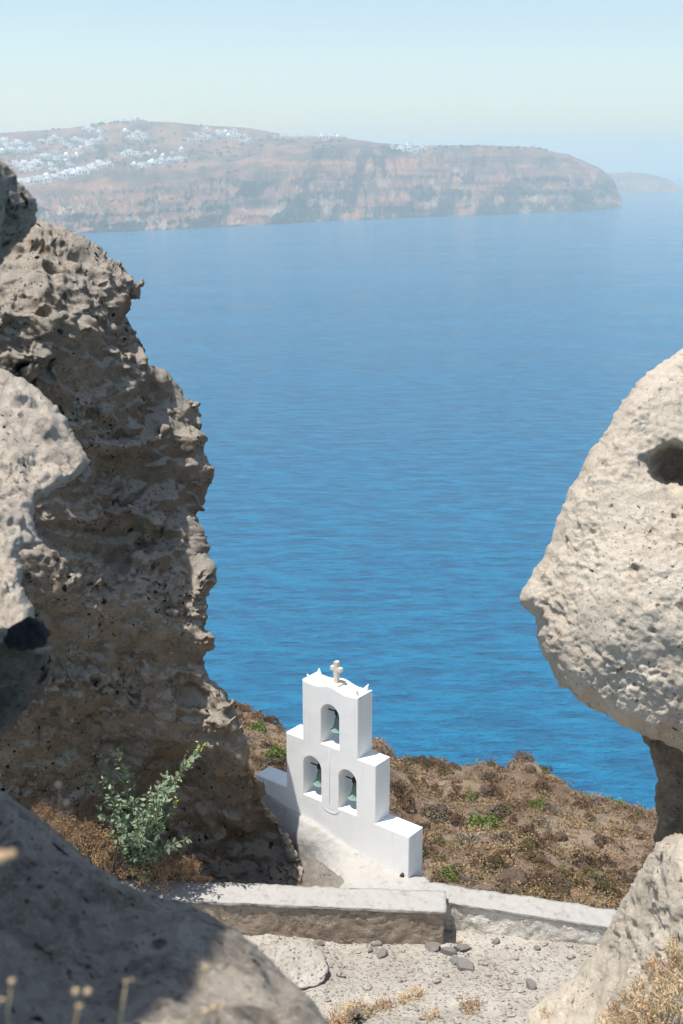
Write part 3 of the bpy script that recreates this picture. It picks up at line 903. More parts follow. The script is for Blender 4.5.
V = [(xc + x, yc - .04, zt + .035 + z) for x, z in cr2] + [(xc + x, yc + .04, zt + .035 + z) for x, z in cr2]
n = len(cr2)
Fc = [tuple(range(n)), tuple(range(2 * n - 1, n - 1, -1))] + [(i, i + n, (i + 1) % n + n, (i + 1) % n) for i in range(n)]
me = mesh_of('cross', V, Fc, M['stone_cross'])
bm = bmesh.new(); bm.from_mesh(me); bmesh.ops.recalc_face_normals(bm, faces=bm.faces[:]); bm.to_mesh(me); bm.free(); bev(me, .009)
link('cross', me, tower)
# thin painted bell wire down the front face, ending in a loop
wx = -1.965 * K
pth = [(wx, -.007, 2.13 * K), (wx + .004, -.007, 1.6 * K), (wx, -.007, .95 * K)]
v1 = tube(pth, .003, n=5)
lp = [(wx + .16 - .0 - .18 * 1 + .18 * math.cos(a) - .0, -.007, .86 * K + .09 * math.sin(a)) for a in np.linspace(math.pi, 2 * math.pi, 12)]
lp = [(wx - .19 * math.cos(a) * 1.0 + .02, -.007, .86 * K - .10 * math.sin(a)) for a in np.linspace(0, math.pi, 14)]
v2 = tube(lp, .0035, n=5)
link('bell_wire', mesh_of('bell_wire', *join_parts([v1, v2]), M['wire'], True), tower)
link('drain_pipe', mesh_of('drain_pipe', *tube([(-.17 * K, .02, .06 * K), (-.17 * K, -.05, .03 * K)], .035, n=10), M['iron'], True), tower)

def bell(label, xm, zbar, first=None):
    """iron bar across the arch, clamp, bell and clapper"""
    if first is None:
        t = empty('bell', (0, 0, 0))
        prof = [(.001, 0), (.035, -.004), (.05, -.02), (.058, -.05), (.062, -.10), (.072, -.15), (.090, -.20), (.115, -.235), (.135, -.25), (.137, -.262), (.125, -.262), (.10, -.235), (.075, -.19), (.055, -.12), (.045, -.04), (.001, -.02)]
        link('bell_body', mesh_of('bell_body', *lathe(prof, 28), M['verdigris'], True), t).location = (0, 0, -.10)
        cl = join_parts([tube([(0, 0, -.14), (0, 0, -.40)], .009, n=6), ([(x * .026, y * .026, z * .03 - .385) for x, y, z in ball(0, 0, 0, 1, 1, 1, 6)[0]], ball(0, 0, 0, 1, 1, 1, 6)[1].tolist()), tube([(0, 0, -.40), (.004, 0, -.45)], .006, n=5)])
        link('clapper', mesh_of('clapper', *cl, M['iron'], True), t)
        yk = join_parts([boxm(-.05, .05, -.028, .028, -.055, .035), tube([(-.03, 0, -.05), (-.035, 0, -.11)], .012, n=6), tube([(.03, 0, -.05), (.035, 0, -.11)], .012, n=6), boxm(-.028, .028, -.02, .02, .0, .07)])
        link('yoke', mesh_of('yoke', *yk, M['iron']), t)
        link('hanging_bar', mesh_of('hanging_bar', *join_parts([tube([(-.245, 0, 0), (.245, 0, 0)], .012, n=8), tube([(-.245, 0, .0), (-.10, -.03, .012)], .009, n=6)]), M['iron'], True), t)
    else:
        t = copy_tree(first)
    tag(t, label, 'bell', 'bells in the tower arches')
    off = Matrix.Rotation(-PHI, 3, 'Z') @ Vector((xm * K, .25 * K, zbar * K))
    t.location = TQ + off
    t.rotation_euler = (0, 0, -PHI)
    return t
b1 = bell('green bronze bell hanging in the top arch, just under the cross', -1.955, 2.83)
b2 = bell('green bronze bell hanging in the left one of the two lower arches', -2.412, 1.50, b1)
b3 = bell('green bronze bell hanging in the right one of the two lower arches', -1.522, 1.50, b1)

# ------------------------------------------------------------------ stones on the path
def stone_mesh(seed, n=14):
    v, f = ball(0, 0, 0, 1, 1, 1, n)
    g = np.random.default_rng(seed)
    for k in range(12):                            # broken flat faces
        d = g.normal(size=3); d /= np.linalg.norm(d); t = g.uniform(.35, .75)
        e = v @ d - t
        v = v - np.clip(e, 0, None)[:, None] * d * .97
    v = v + .08 * fbm(v * 1.5, 3, seed)[:, None] * v
    return mesh_of('stone', v, f, M['stone'], False)
smesh = [stone_mesh(s) for s in range(4)]
stones = [(319, 944, .11, .07, 'grey stone lying against the dark wall, left of its middle'), (384, 955, .13, .07, 'flat dark stone alone on the gravel below the dark wall'),
          (370, 952, .07, .05, 'small grey stone on the gravel, close left of the flat dark stone'), (376, 946, .09, .06, 'grey stone touching the foot of the dark wall'),
          (434, 950, .17, .09, 'flat grey stone under the right end of the dark wall'), (446, 953, .15, .09, 'rounded grey stone at the corner between the two walls'),
          (460, 950, .17, .09, 'pale grey stone in the gap where the two walls meet'), (468, 968, .16, .11, 'long dark grey stone lowest of the heap near the wall corner'),
          (455, 962, .12, .07, 'broken grey stone in the middle of the heap near the wall corner'), (531, 987, .13, .10, 'dark wedge of stone standing on the open path'),
          (497, 943, .08, .07, 'small grey stone near the foot of the pale rubble wall'), (536, 949, .07, .05, 'very small grey stone under the middle of the pale rubble wall')]
for k, (px, py, r, h, lab) in enumerate(stones):
    q = hit(path_bvh, px, py)
    if q is None: continue
    o = link('stone', smesh[k % 4], loc=q + Vector((0, 0, h * .35)))
    o.scale = (r * 1.25, r, h * 1.25); o.rotation_euler = (random.uniform(-.2, .2), random.uniform(-.2, .2), random.uniform(0, 6))
    tag(o, lab, 'stone', 'stones along the path')
parts = []
g = np.random.default_rng(5)
for k in range(1500):
    x, y = g.uniform(-1.5, 4.6), g.uniform(13, 17.2)
    z = float(path_z(np.array([x]), np.array([y]))[0])
    v, f = ball(0, 0, 0, 1, 1, 1, 3)
    r = g.choice((.016, .024, .036, .06, .085), p=(.4, .32, .2, .06, .02))
    v = (v + g.normal(size=v.shape) * .12) * [r, r * .8, r * .6] + [x, y, z + r * .2]
    parts.append((v.tolist(), f.tolist()))
tag(link('pebbles', mesh_of('pebbles', *join_parts(parts), M['gravel'])), 'loose pale pebbles strewn over the gravel path', 'pebbles', kind='stuff')

# slabs of pale plaster breaking out of the path at the left
for lab, poly, ctrl in [('pale rounded plaster slab with a crack, left on the path below the dark wall', [(256, 945), (300, 938), (322, 950), (330, 968), (326, 982), (306, 990), (270, 985), (250, 965)], [(290, 945, 16.4), (315, 970, 15.9), (270, 975, 15.8), (320, 985, 15.65)]),
                        ('second pale plaster slab with a smooth top, at the bottom middle of the path', [(330, 985), (375, 978), (415, 980), (422, 992), (400, 1000), (350, 1001), (328, 996)], [(340, 985, 15.7), (410, 983, 15.75), (375, 998, 15.35)])]:
    rock('plaster_slab', lab, 'slab', poly, ctrl, 1.3, 8, .05, .4, [(.08, .5, 'f'), (.05, .2, 'b')], len(lab), M['gravel'], grit=[(.03, .09)])

# ------------------------------------------------------------------ tree tobacco bush and dry plants
def leaf(c, d, up, L, W):
    d = np.asarray(d) / np.linalg.norm(d)
    s = np.cross(d, up); s /= np.linalg.norm(s) + 1e-9
    nrm = np.cross(s, d)
    V = []
    for t, w_, dz in ((0, .05, 0), (.3, .5, .06), (.6, .42, .05), (1, .02, -.06)):
        m = c + d * L * t + nrm * L * dz
        V += [m - s * W * w_, m + s * W * w_]
    return V, [(0, 1, 3, 2), (2, 3, 5, 4), (4, 5, 7, 6)]

def big_plant():
    g = np.random.default_rng(12)
    base = P(142, 884, 17.75)
    t = empty('leafy_shrub', base)
    tag(t, 'tall blue green shrub with yellow flower tips, growing at the cliff foot behind the wall', 'shrub')
    stems, leaves, fl = [], [], []
    tips = [(118, 752, 0), (96, 752, .2), (102, 778, -.2), (128, 770, .1), (200, 748, -.2), (190, 760, -.1), (175, 785, -.4), (160, 796, -.3), (178, 802, -.2), (150, 790, -.5), (135, 800, -.4), (112, 800, -.2), (95, 805, .1), (188, 838, -.5), (172, 845, -.4), (120, 820, -.5), (105, 830, -.1), (150, 815, -.5), (168, 818, -.3), (165, 775, -.2), (88, 775, .2), (140, 825, -.6), (155, 840, -.5)]
    for k, (px, py, dy) in enumerate(tips):
        tip = P(px, py, 17.75 + dy - .15) - base
        mid = tip * .5 + np.array([(-.25 if px > 142 else .18) * abs(tip[0]), g.uniform(-.1, .1), .12 * tip[2]])
        ts = np.linspace(0, 1, 12)[:, None]
        pts = (1 - ts) ** 2 * 0 + 2 * ts * (1 - ts) * mid + ts ** 2 * tip
        pts = pts + g.normal(size=pts.shape) * .012
        stems.append(tube(pts.tolist(), .014, .004, 5))
        Ltot = np.linalg.norm(tip)
        nl = int(28 + 24 * Ltot)
        for j in range(nl):
            u = g.uniform(.16, 1.0)
            i = min(int(u * 11), 10); c = pts[i] + (pts[i + 1] - pts[i]) * (u * 11 - i)
            tan = pts[i + 1] - pts[i]; tan /= np.linalg.norm(tan)
            a = g.normal(size=3); a -= tan * (a @ tan); a /= np.linalg.norm(a)
            c = c + a * .02
            sz = g.uniform(.08, .17) * (1.15 - .5 * u)
            if g.random() < .1: sz *= 1.5
            leaves.append(leaf(c, a + tan * g.uniform(.2, 1.0) + np.array([0, 0, g.uniform(-.5, .3)]), g.normal(size=3), sz, sz * g.uniform(.34, .55)))
        if k in (0, 4, 5, 8):
            for j in range(12):
                c = tip + g.normal(size=3) * [.06, .05, .05]
                fl.append(leaf(c, g.normal(size=3), g.normal(size=3), .06, .02))
    link('stems', mesh_of('stems', *join_parts(stems), M['stem'], True), t)
    link('foliage', mesh_of('foliage', *join_parts(leaves), M['leaf']), t)
    link('flowers', mesh_of('flowers', *join_parts(fl), M['flower']), t)
big_plant()

def twig_bush(g, R, Hh, n, r=.006, buds=True):
    parts = []
    def grow(p, d, L, rr, lev):
        q = p + d * L
        parts.append(tube([p.tolist(), ((p + q) / 2 + g.normal(size=3) * L * .05).tolist(), q.tolist()], rr, rr * .6, 3))
        if lev == 0:
            if buds:
                for _ in range(3):
                    c = q + g.normal(size=3) * .03
                    parts.append(leaf(c, g.normal(size=3), g.normal(size=3), .017, .012))
            return
        for _ in range(3 if lev > 1 else 4):
            e = d + g.normal(size=3) * .55; e[2] += .15; e /= np.linalg.norm(e)
            grow(q, e, L * g.uniform(.5, .8), rr * .7, lev - 1)
    for k in range(n):
        a = g.uniform(0, 2 * np.pi); s = g.uniform(0, .9)
        d = np.array([math.cos(a) * s * R / Hh, math.sin(a) * s * R / Hh, 1.]); d /= np.linalg.norm(d)
        grow(np.array([math.cos(a) * R * .15, math.sin(a) * R * .15, 0]), d, Hh * .40, r, 3)
    return join_parts(parts)
dm = [mesh_of('dry_bush', *twig_bush(np.random.default_rng(s), .42, .62, 9), M['dry']) for s in (40, 41, 42)]
for k, (px, py, s, lab) in enumerate([(48, 842, .8, 'dry brown twig bush farthest left at the cliff foot, behind the foreground rock'),
        (78, 862, .95, 'dry orange brown bush at the cliff foot, left of the leafy shrub'), (104, 876, 1.0, 'dense dry orange bush in front of the leafy shrub, just left of its stems'),
        (136, 888, 1.0, 'dry orange brown bush at the foot of the leafy shrub, against the white wall top'), (165, 890, .85, 'dry brown bush right of the leafy shrub stems, on the wall edge'),
        (190, 890, .75, 'rightmost tall dry brown bush at the cliff foot'), (204, 889, .35, 'tiny dry tuft on the white wall top, right of the bushes'),
        (92, 866, .9, 'dry bush between two taller dry bushes, left of the leafy shrub'), (62, 850, .7, 'low dry bush near the left end of the dry thicket'),
        (120, 884, .9, 'low dry bush pressed to the white wall top under the leafy shrub'), (150, 888, .8, 'low dry bush right under the middle of the leafy shrub')]):
    o = link('dry_bush', dm[k % 3], loc=P(px, py, 17.78 - .003 * (150 - px)))
    o.scale = (s * 1.25, s * 1.25, s * 1.4); o.rotation_euler = (0, 0, k * 1.3)
    tag(o, lab, 'dry bush', 'dry bushes at the cliff foot')

# grass tufts
def tuft(g, n, Hh, R):
    parts = []
    for k in range(n):
        a = g.uniform(0, 6.28); r = R * g.uniform(0, 1) ** .5
        p = np.array([r * math.cos(a), r * math.sin(a), -.02]); d = np.array([g.normal() * .45, g.normal() * .45, 1]); d /= np.linalg.norm(d)
        L = Hh * g.uniform(.5, 1.1); s = np.cross(d, g.normal(size=3)); s /= np.linalg.norm(s)
        bend = g.normal(size=3) * L * .2; bend[2] = -abs(bend[2])
        w_ = .006
        q = [p - s * w_, p + s * w_, p + d * L * .55 + s * w_ * .8, p + d * L * .55 - s * w_ * .8, p + d * L + bend + s * .002, p + d * L + bend - s * .002]
        parts.append((q, [(0, 1, 2, 3), (3, 2, 4, 5)]))
        if g.random() < .35:
            for _ in range(3): parts.append(leaf(p + d * L + bend + g.normal(size=3) * .01, g.normal(size=3), g.normal(size=3), .035, .018))
    return join_parts(parts)
tm = [mesh_of('grass_tuft', *tuft(np.random.default_rng(s), 95, .26, .19), M['straw']) for s in (50, 51, 52)]
tm[1].materials[0] = M['dry']
rock_objs = [o for o in C.objects if o.name.split('.')[0] in ('rock_slope', 'plaster_slab')]
bvhs = []
for o in rock_objs:
    mw = Matrix.Translation(o.location)
    bvhs.append(BVHTree.FromPolygons([mw @ v.co for v in o.data.vertices], [tuple(p.vertices) for p in o.data.polygons]))
bvhs.append(path_bvh)
def ground_hit(px, py):
    best = None
    for b in bvhs:
        q = hit(b, px, py)
        if q is not None and (best is None or q.length < best.length): best = q
    return best
tl = 'dry straw coloured grass tuft on the rock slope in the lower right corner'
k = 0
for px, py, s in [(683, 962, 1), (672, 975, 1.1), (660, 985, 1), (646, 992, 1.1), (668, 998, 1.2), (682, 990, 1.3), (632, 1004, 1), (618, 1012, .9), (650, 1012, 1.2), (670, 1016, 1.3), (636, 1020, 1.1), (608, 1022, .8), (683, 1018, 1.4), (658, 1024, 1.3), (676, 950, .8), (690, 975, 1.2), (640, 1035, 1.2), (664, 1040, 1.3), (612, 1038, 1), (655, 968, .8), (624, 1026, 1), (676, 1006, 1.2)]:
    q = ground_hit(px, py)
    if q is None: continue
    if k % 7 == 5 and px < 650: k += 1; continue
    s *= .78
    o = link('grass_tuft', tm[k % 3], loc=q); o.scale = (s, s, s); o.rotation_euler = (random.uniform(-.3, .1), random.uniform(-.4, 0), k)
    tag(o, tl, 'grass tuft', 'grass tufts on the rock slope'); k += 1
for px, py, s, lab in [(470, 1008, .9, 'dry brown tuft in the middle of the path, below the heap of stones'), (345, 1016, 1.0, 'straw tuft at the bottom of the path, right of the blurred foreground rock'),
                       (362, 1012, .9, 'straw tuft at the bottom of the path, below the smooth plaster slab'), (384, 1008, .9, 'straw tuft touching the lower edge of the smooth plaster slab'),
                       (405, 1000, .7, 'dark straw tuft at the right end of the smooth plaster slab'), (418, 994, .6, 'small brown tuft right of the smooth plaster slab'),
                       (335, 1026, 1.0, 'leftmost straw tuft at the bottom edge, beside the foreground rock'), (432, 1018, .7, 'small straw tuft between the path middle and the plaster slab'),
                       (545, 1014, .5, 'tiny straw tuft on the path, left of the rock slope'), (458, 944, .3, 'tiny green tuft at the corner of the two walls')]:
    q = ground_hit(px, py)
    if q is None: continue
    o = link('grass_tuft', tm[k % 3], loc=q); o.scale = (s, s, s * .8); o.rotation_euler = (0, 0, k)
    tag(o, lab, 'grass tuft', 'grass tufts on the path'); k += 1
am = mesh_of('succulent', *join_parts([leaf(np.zeros(3), np.array([math.cos(a) * r, math.sin(a) * r, 1.]), np.array([0, 0, 1.]) + .01, .22, .05) for a, r in zip(np.linspace(0, 18, 26), np.linspace(.2, 1.6, 26))]), M['scrub_grey'])
q = ground_hit(356, 1022)
tag(link('succulent', am, loc=q), 'small grey green rosette plant among the straw at the bottom of the path', 'plant')

# out of focus dry flower stalks right in front of the camera
def stalk(label, base, pts, heads, Y):
    b = P(*base, Y)
    t = empty('dry_flower_stalk', b)
    tag(t, label, 'dry flower', 'blurred dry flower stalks in front')
    link('stem', mesh_of('stem', *tube([(P(x, y, Y) - b).tolist() for x, y in pts], .0016, .001, 6), M['straw'], True), t)
    for hx, hy, r in heads:
        c = P(hx, hy, Y) - b
        v, f = ball(0, 0, 0, 1, 1, 1, 8)
        v = v + .3 * fbm(v * 2.2 + hx, 3, 4)[:, None] * v
        v = v * [r * .78, r * .78, r * .86] + c
        link('seed_head', mesh_of('seed_head', v, f, M['seed'], True), t)
stalk('blurred dry stalk with a forked head at the bottom edge, right of the shade', (184, 1060), [(184, 1060), (192, 1020), (200, 995), (206, 972)], [(206, 968, .006), (203, 985, .005), (198, 1000, .004)], 1.35)
stalk('blurred dry stalk with three pale heads at the bottom edge, left of the middle stalk', (70, 1060), [(70, 1060), (74, 1030), (80, 1000)], [(76, 992, .006), (88, 992, .006), (80, 1006, .007)], 1.25)
stalk('thin blurred dry stalk at the bottom left corner', (8, 1060), [(8, 1060), (8, 1010), (12, 980)], [(12, 982, .006), (2, 1000, .004)], 1.3)
stalk('blurred pale seed head poking in at the left edge above the foreground rock', (-60, 930), [(-60, 930), (-20, 872), (0, 860)], [(2, 858, .010), (12, 855, .007)], 1.1)
stalk('blurred stalk with two round brown heads in front of the dry bushes', (40, 860), [(40, 860), (58, 815), (60, 790)], [(58, 785, .012), (66, 803, .010), (60, 816, .006)], 2.6)
stalk('low blurred dry sprig in the sunlit part of the foreground rock', (206, 1060), [(206, 1060), (212, 1030), (216, 1012)], [(214, 1008, .007), (224, 1006, .006), (206, 1012, .007), (219, 1018, .006)], 1.5)
stalk('blurred sprig with a tiny pale head in the dark shade of the foreground rock', (118, 1050), [(118, 1050), (122, 1010), (126, 984)], [(126, 982, .004), (132, 980, .003)], 1.4)

# ------------------------------------------------------------------ far island
isx, isy = zip(*[(-200, 140), (-60, 135), (0, 133), (60, 129), (100, 124), (130, 121), (170, 122), (200, 125), (250, 128), (275, 133), (300, 137), (345, 138), (380, 143), (420, 146), (480, 145), (530, 147), (570, 155), (600, 168), (614, 180), (622, 200)])
iex, iey = zip(*[(-200, 192), (0, 192), (60, 191), (110, 183), (160, 178), (220, 172), (300, 152), (345, 146), (380, 147), (420, 150), (480, 149), (530, 151), (570, 159), (600, 171), (614, 183), (622, 201)])
ibx, iby = zip(*[(-200, 246), (0, 238), (85, 233), (150, 230), (240, 226), (330, 221), (400, 218), (480, 215), (560, 212), (600, 210), (622, 207)])
nX, nT1, nT2, nT3 = 900, 90, 70, 20
ipx = np.linspace(-200, 622, nX)
yb = np.interp(ipx, ibx, iby); ye = np.interp(ipx, iex, iey) + 1.2 * np.sin(ipx / 9.) + .8 * np.sin(ipx / 3.7 + 1); yc_ = np.interp(ipx, isx, isy)
ye = np.minimum(ye, yb - 3); yc_ = np.minimum(yc_, ye - .4)
Yb = -SEA / tdep(yb)
cliffw = np.interp(ipx, [-200, 300, 622], [420, 380, 260])
platw = np.interp(ipx, [-200, 250, 345, 622], [1500, 1200, 500, 250])
rows = []
q0 = np.stack([ipx / 30., 0 * ipx, 0 * ipx], -1)
for i in range(nT1 + nT2 + nT3):
    if i < nT1:
        t = i / (nT1 - 1)
        py = yb + (ye - yb) * t; Y = Yb + cliffw * (t ** 1.25)
        g1 = fbm(np.stack([ipx / 34., 0 * ipx + t * .9, 0 * ipx], -1), 5, 2); g2 = 1 - 2 * np.abs(fbm(np.stack([ipx / 13. + t * 1.2, 0 * ipx + t * .8, 0 * ipx + 4], -1), 4, 6))
        g3 = fbm(np.stack([ipx / 5., 0 * ipx + t * 9, 0 * ipx + 9], -1), 3, 7)
        terr = 9 * np.sin(t * 26 + 2 * fbm(np.stack([ipx / 60., 0 * ipx, 0 * ipx + 2], -1), 2, 3))
        Y = Y + (270 * g1 - 60 * g2 + 14 * g3 + terr) * np.sin(math.pi * min(t * 1.02, 1)) ** .6 * (cliffw / 400)
        z = -Y * tdep(py)
        if i == 0: z[:] = SEA - 3
    elif i < nT1 + nT2:
        t = (i - nT1 + 1) / nT2
        py = ye + (yc_ - ye) * t; Y = Yb + cliffw + platw * t
        z = -Y * tdep(py) + 16 * fbm(np.stack([ipx / 20., 0 * ipx + t * 3, 0 * ipx + 1], -1), 4, 12) * math.sin(math.pi * t) * np.clip((ye - yc_) / 30, .15, 1) + 5 * fbm(np.stack([ipx / 4., 0 * ipx + t * 12, 0 * ipx], -1), 3, 13) * .6
    else:
        t = (i - nT1 - nT2 + 1) / nT3
        Y2 = Yb + cliffw + platw * (1 + 1.4 * t)
        z = -(Yb + cliffw + platw) * tdep(yc_) - (140 * t + 260 * t * t)
        Y = Y2; py = yc_
        z = np.maximum(z, SEA - 4)
        dY = Y
        depth_scale = (Yb + cliffw + platw)
    u = (ipx - 341.5) / F_PX
    v = (512 - py) / F_PX
    X = u * Y / (CT + v * ST)
    rows.append(np.stack([X, Y, z], -1))
IV = np.concatenate(rows)
nr = len(rows)
idx = np.arange(len(IV)).reshape(nr, nX)
IF = np.stack([idx[:-1, :-1], idx[:-1, 1:], idx[1:, 1:], idx[1:, :-1]], -1).reshape(-1, 4)
def islandmat():
    m = NT('island_rock')
    geo = m.n('ShaderNodeNewGeometry')
    sep = m.n('ShaderNodeSeparateXYZ'); m.l(geo.outputs['Position'], sep.inputs[0])
    sn = m.n('ShaderNodeSeparateXYZ'); m.l(geo.outputs['Normal'], sn.inputs[0])
    pos = geo.outputs['Position']
    mp = m.n('ShaderNodeMapping'); mp.inputs['Scale'].default_value = (.0016, .0016, .030); m.l(pos, mp.inputs['Vector'])
    strata = m.noise(1.0, 6, .65, vec=mp.outputs[0])
    mp2 = m.n('ShaderNodeMapping'); mp2.inputs['Scale'].default_value = (.012, .004, .0025); mp2.inputs['Rotation'].default_value = (0, .5, 0); m.l(pos, mp2.inputs['Vector'])
    streak = m.noise(1.0, 6, .7, vec=mp2.outputs[0])
    col = m.mix(m.ramp(strata, .36, .62), (.026, .022, .028), (.34, .16, .09))
    col = m.mix(m.math('MULTIPLY', m.ramp(streak, .52, .68), .75), col, (.42, .31, .21))
    mp3 = m.n('ShaderNodeMapping'); mp3.inputs['Scale'].default_value = (.004, .004, .004); m.l(pos, mp3.inputs['Vector'])
    col = m.mix(m.math('MULTIPLY', m.ramp(m.noise(1.0, 5, .6, vec=mp3.outputs[0]), .52, .66), .7), col, (.05, .05, .06))
    low = m.ramp(sep.outputs[2], SEA + 30, SEA + 110, True)
    col = m.mix(m.math('MULTIPLY', m.math('MULTIPLY', low, m.ramp(m.noise(3.0, 5, .6, vec=mp3.outputs[0]), .5, .62)), .7), col, (.42, .33, .25))
    mp4 = m.n('ShaderNodeMapping'); mp4.inputs['Scale'].default_value = (.008, .004, .008); m.l(pos, mp4.inputs['Vector'])
    flat = m.mix(m.ramp(m.noise(1.0, 8, .7, vec=mp4.outputs[0]), .4, .62), (.07, .05, .035), (.28, .14, .08))
    flat = m.mix(m.math('MULTIPLY', m.ramp(m.noise(4.0, 6, .7, vec=mp4.outputs[0]), .55, .65), .7), flat, (.045, .05, .03))
    col = m.mix(m.ramp(sn.outputs[2], .88, .97), col, flat)
    m.color(col)
    mp5 = m.n('ShaderNodeMapping'); mp5.inputs['Scale'].default_value = (.02, .02, .03); m.l(pos, mp5.inputs['Vector'])
    m.bump(m.noise(1.0, 8, .7, vec=mp5.outputs[0]), 25, .8)
    return m.m
M['island'] = islandmat()
isl = link('island', mesh_of('island', IV, IF, M['island'], True))
tag(isl, kind='structure')
isl_bvh = BVHTree.FromPolygons(IV.tolist(), IF.tolist())

# second, hazier headland behind its right end
hx = np.linspace(590, 682, 160)
hc = np.interp(hx, [590, 610, 630, 650, 668, 678, 682], [176, 173, 172, 174, 179, 185, 191.5]) + .8 * fbm(np.stack([hx / 7., 0 * hx, 0 * hx], -1), 4, 3)
rows = []
for i in range(40):
    t = i / 39
    if t < .7:
        s = t / .7; py = 192.5 + (np.minimum(hc, 192) - 192.5) * s; Y = 8000 + 380 * s + 90 * fbm(np.stack([hx / 9., 0 * hx + s, 0 * hx], -1), 4, 8) * math.sin(math.pi * s)
        z = -Y * tdep(py)
    else:
        s = (t - .7) / .3; Y = np.full_like(hx, 8380 + 900 * s); py = np.minimum(hc, 192); z = -8380 * tdep(py) - 260 * s * s
    if i == 0: z = np.full_like(hx, SEA - 3)
    v = (512 - py) / F_PX
    rows.append(np.stack([(hx - 341.5) / F_PX * Y / (CT + v * ST), Y, z], -1))
V2 = np.concatenate(rows); idx = np.arange(len(V2)).reshape(40, len(hx))
tag(link('far_island', mesh_of('far_island', V2, np.stack([idx[:-1, :-1], idx[:-1, 1:], idx[1:, 1:], idx[1:, :-1]], -1).reshape(-1, 4), M['island'], True)), kind='structure')

# ---- white houses
def house_mesh(kind):
    ps, mats = [], []
    if kind == 0: ps = [boxm(-6, 6, -4, 4, -4, 4), boxm(-6, 0, -4, 4, 4, 7)]
    elif kind == 1: ps = [boxm(-9, 9, -4, 4, -4, 4), boxm(-3, 4, -3, 4, 4, 7.5)]
    elif kind == 2: ps = [boxm(-5, 5, -5, 5, -4, 5)]
    elif kind == 3: ps = [boxm(-13, 13, -4, 4, -4, 3.5), boxm(-11, -4, -3, 4, 3.5, 6.5), boxm(3, 9, -3, 4, 3.5, 7)]
    elif kind == 4: ps = [boxm(-5, 5, -4, 4, -4, 4.5)]
    elif kind == 5: ps = [boxm(-8, 8, -5, 5, -4, 3.5), boxm(-8, -2, -5, 0, 3.5, 6.5)]
    V, Fc = join_parts(ps)
    mi = [0] * len(Fc)
    if kind == 4:
        v, f = ball(0, 0, 4.5, 3.6, 3.6, 3.6, 6)
        o = len(V); V += [tuple(q) for q in v]; Fc += [tuple(int(i) + o for i in q) for q in f]; mi += [0] * len(f)
    for x in ((-4, 1, 4) if kind != 3 else (-10, -5, 1, 6, 10)):     # dark door and window openings on the sea side
        yf = -4.05 if kind in (0, 1, 3, 4) else -5.05
        o = len(V); V += [(x - .9, yf, -.5), (x + .9, yf, -.5), (x + .9, yf, 2.2), (x - .9, yf, 2.2)]; Fc.append((o, o + 1, o + 2, o + 3)); mi.append(1)
    me = mesh_of('house', V, Fc, [M['house'], M['house_dark']])
    me.polygons.foreach_set('material_index', mi)
    return me
hm = [house_mesh(k) for k in range(6)]
hm_c = [m_.copy() for m_ in hm]
for m_ in hm_c: m_.materials[0] = M['house_ochre']
clusters = [  # x0, x1, y0, y1, count, label, cream share
    (18, 55, 157, 172, 26, 'small white house in the dense village cluster left of the dark trees', .25),
    (52, 78, 154, 168, 16, 'small white house on the right side of the dense left village', .2),
    (24, 64, 176, 184, 24, 'white house in the row along the cliff edge, below the left village', 0),
    (64, 106, 166, 178, 30, 'white house in the upper right stretch of the cliff edge row', 0),
    (0, 34, 142, 154, 20, 'white house in the loose group at the left edge of the island', .1),
    (40, 66, 134, 146, 14, 'pale house among the scattered houses high on the left slope', .5),
    (66, 104, 138, 152, 20, 'white house on the slope above the dark trees', .15),
    (88, 106, 129, 134, 7, 'white house in the compact group high on the slope left of the chapel', 0),
    (122, 148, 133, 141, 10, 'white house in the block on the middle slope under the summit', .2),
    (115, 156, 152, 158, 12, 'cream house in the short row right of the dark trees', .5),
    (134, 184, 160, 168, 20, 'white house in the lower middle row above the cliffs', .05),
    (190, 250, 134, 143, 26, 'white house in the village on the right shoulder of the summit', .1),
    (205, 246, 128, 136, 8, 'pale house on the upper edge of the right shoulder village', .5),
    (276, 344, 134, 139, 20, 'tiny white house strung along the ridge right of the summit', 0),
    (390, 424, 146, 153, 14, 'white house in the isolated group on the long cliff top', 0),
    (118, 150, 119, 124, 8, 'white chapel building on the summit of the island', .1),
    (156, 190, 150, 158, 5, 'lone white house on the middle slope right of the cream row', 0)]
random.seed(11)
for x0, x1, y0, y1, n, lab, cream in clusters:
    n = max(3, int(n * .72))
    for k in range(n):
        px = x0 + (x1 - x0) * (k + random.random()) / n
        py = random.uniform(y0, y1)
        if 'row' in lab: 
            py = (y1 + (y0 - y1) * (px - x0) / (x1 - x0) if y1 - y0 > 7 else (y0 + y1) / 2) + random.uniform(-1.6, 1.6)
        h = hit(isl_bvh, px, max(py, np.interp(px, isx, isy) + 1.0))
        if h is None: continue
        kind_ = random.choice((0, 0, 1, 1, 2, 3, 4, 5, 5))
        if x1 - x0 > 35 and random.random() < .15: kind_ = 3
        o = link('house', (hm_c if random.random() < cream else hm)[kind_], loc=h + Vector((0, 0, 1.5)))
        o.rotation_euler = (0, 0, random.uniform(-.5, .5))
        s_ = random.uniform(1.5, 2.7)
        o.scale = (s_, s_, s_ * random.uniform(.85, 1.1))
        tag(o, lab, 'house', lab.replace('house', 'houses', 1).replace('a white', 'white'))
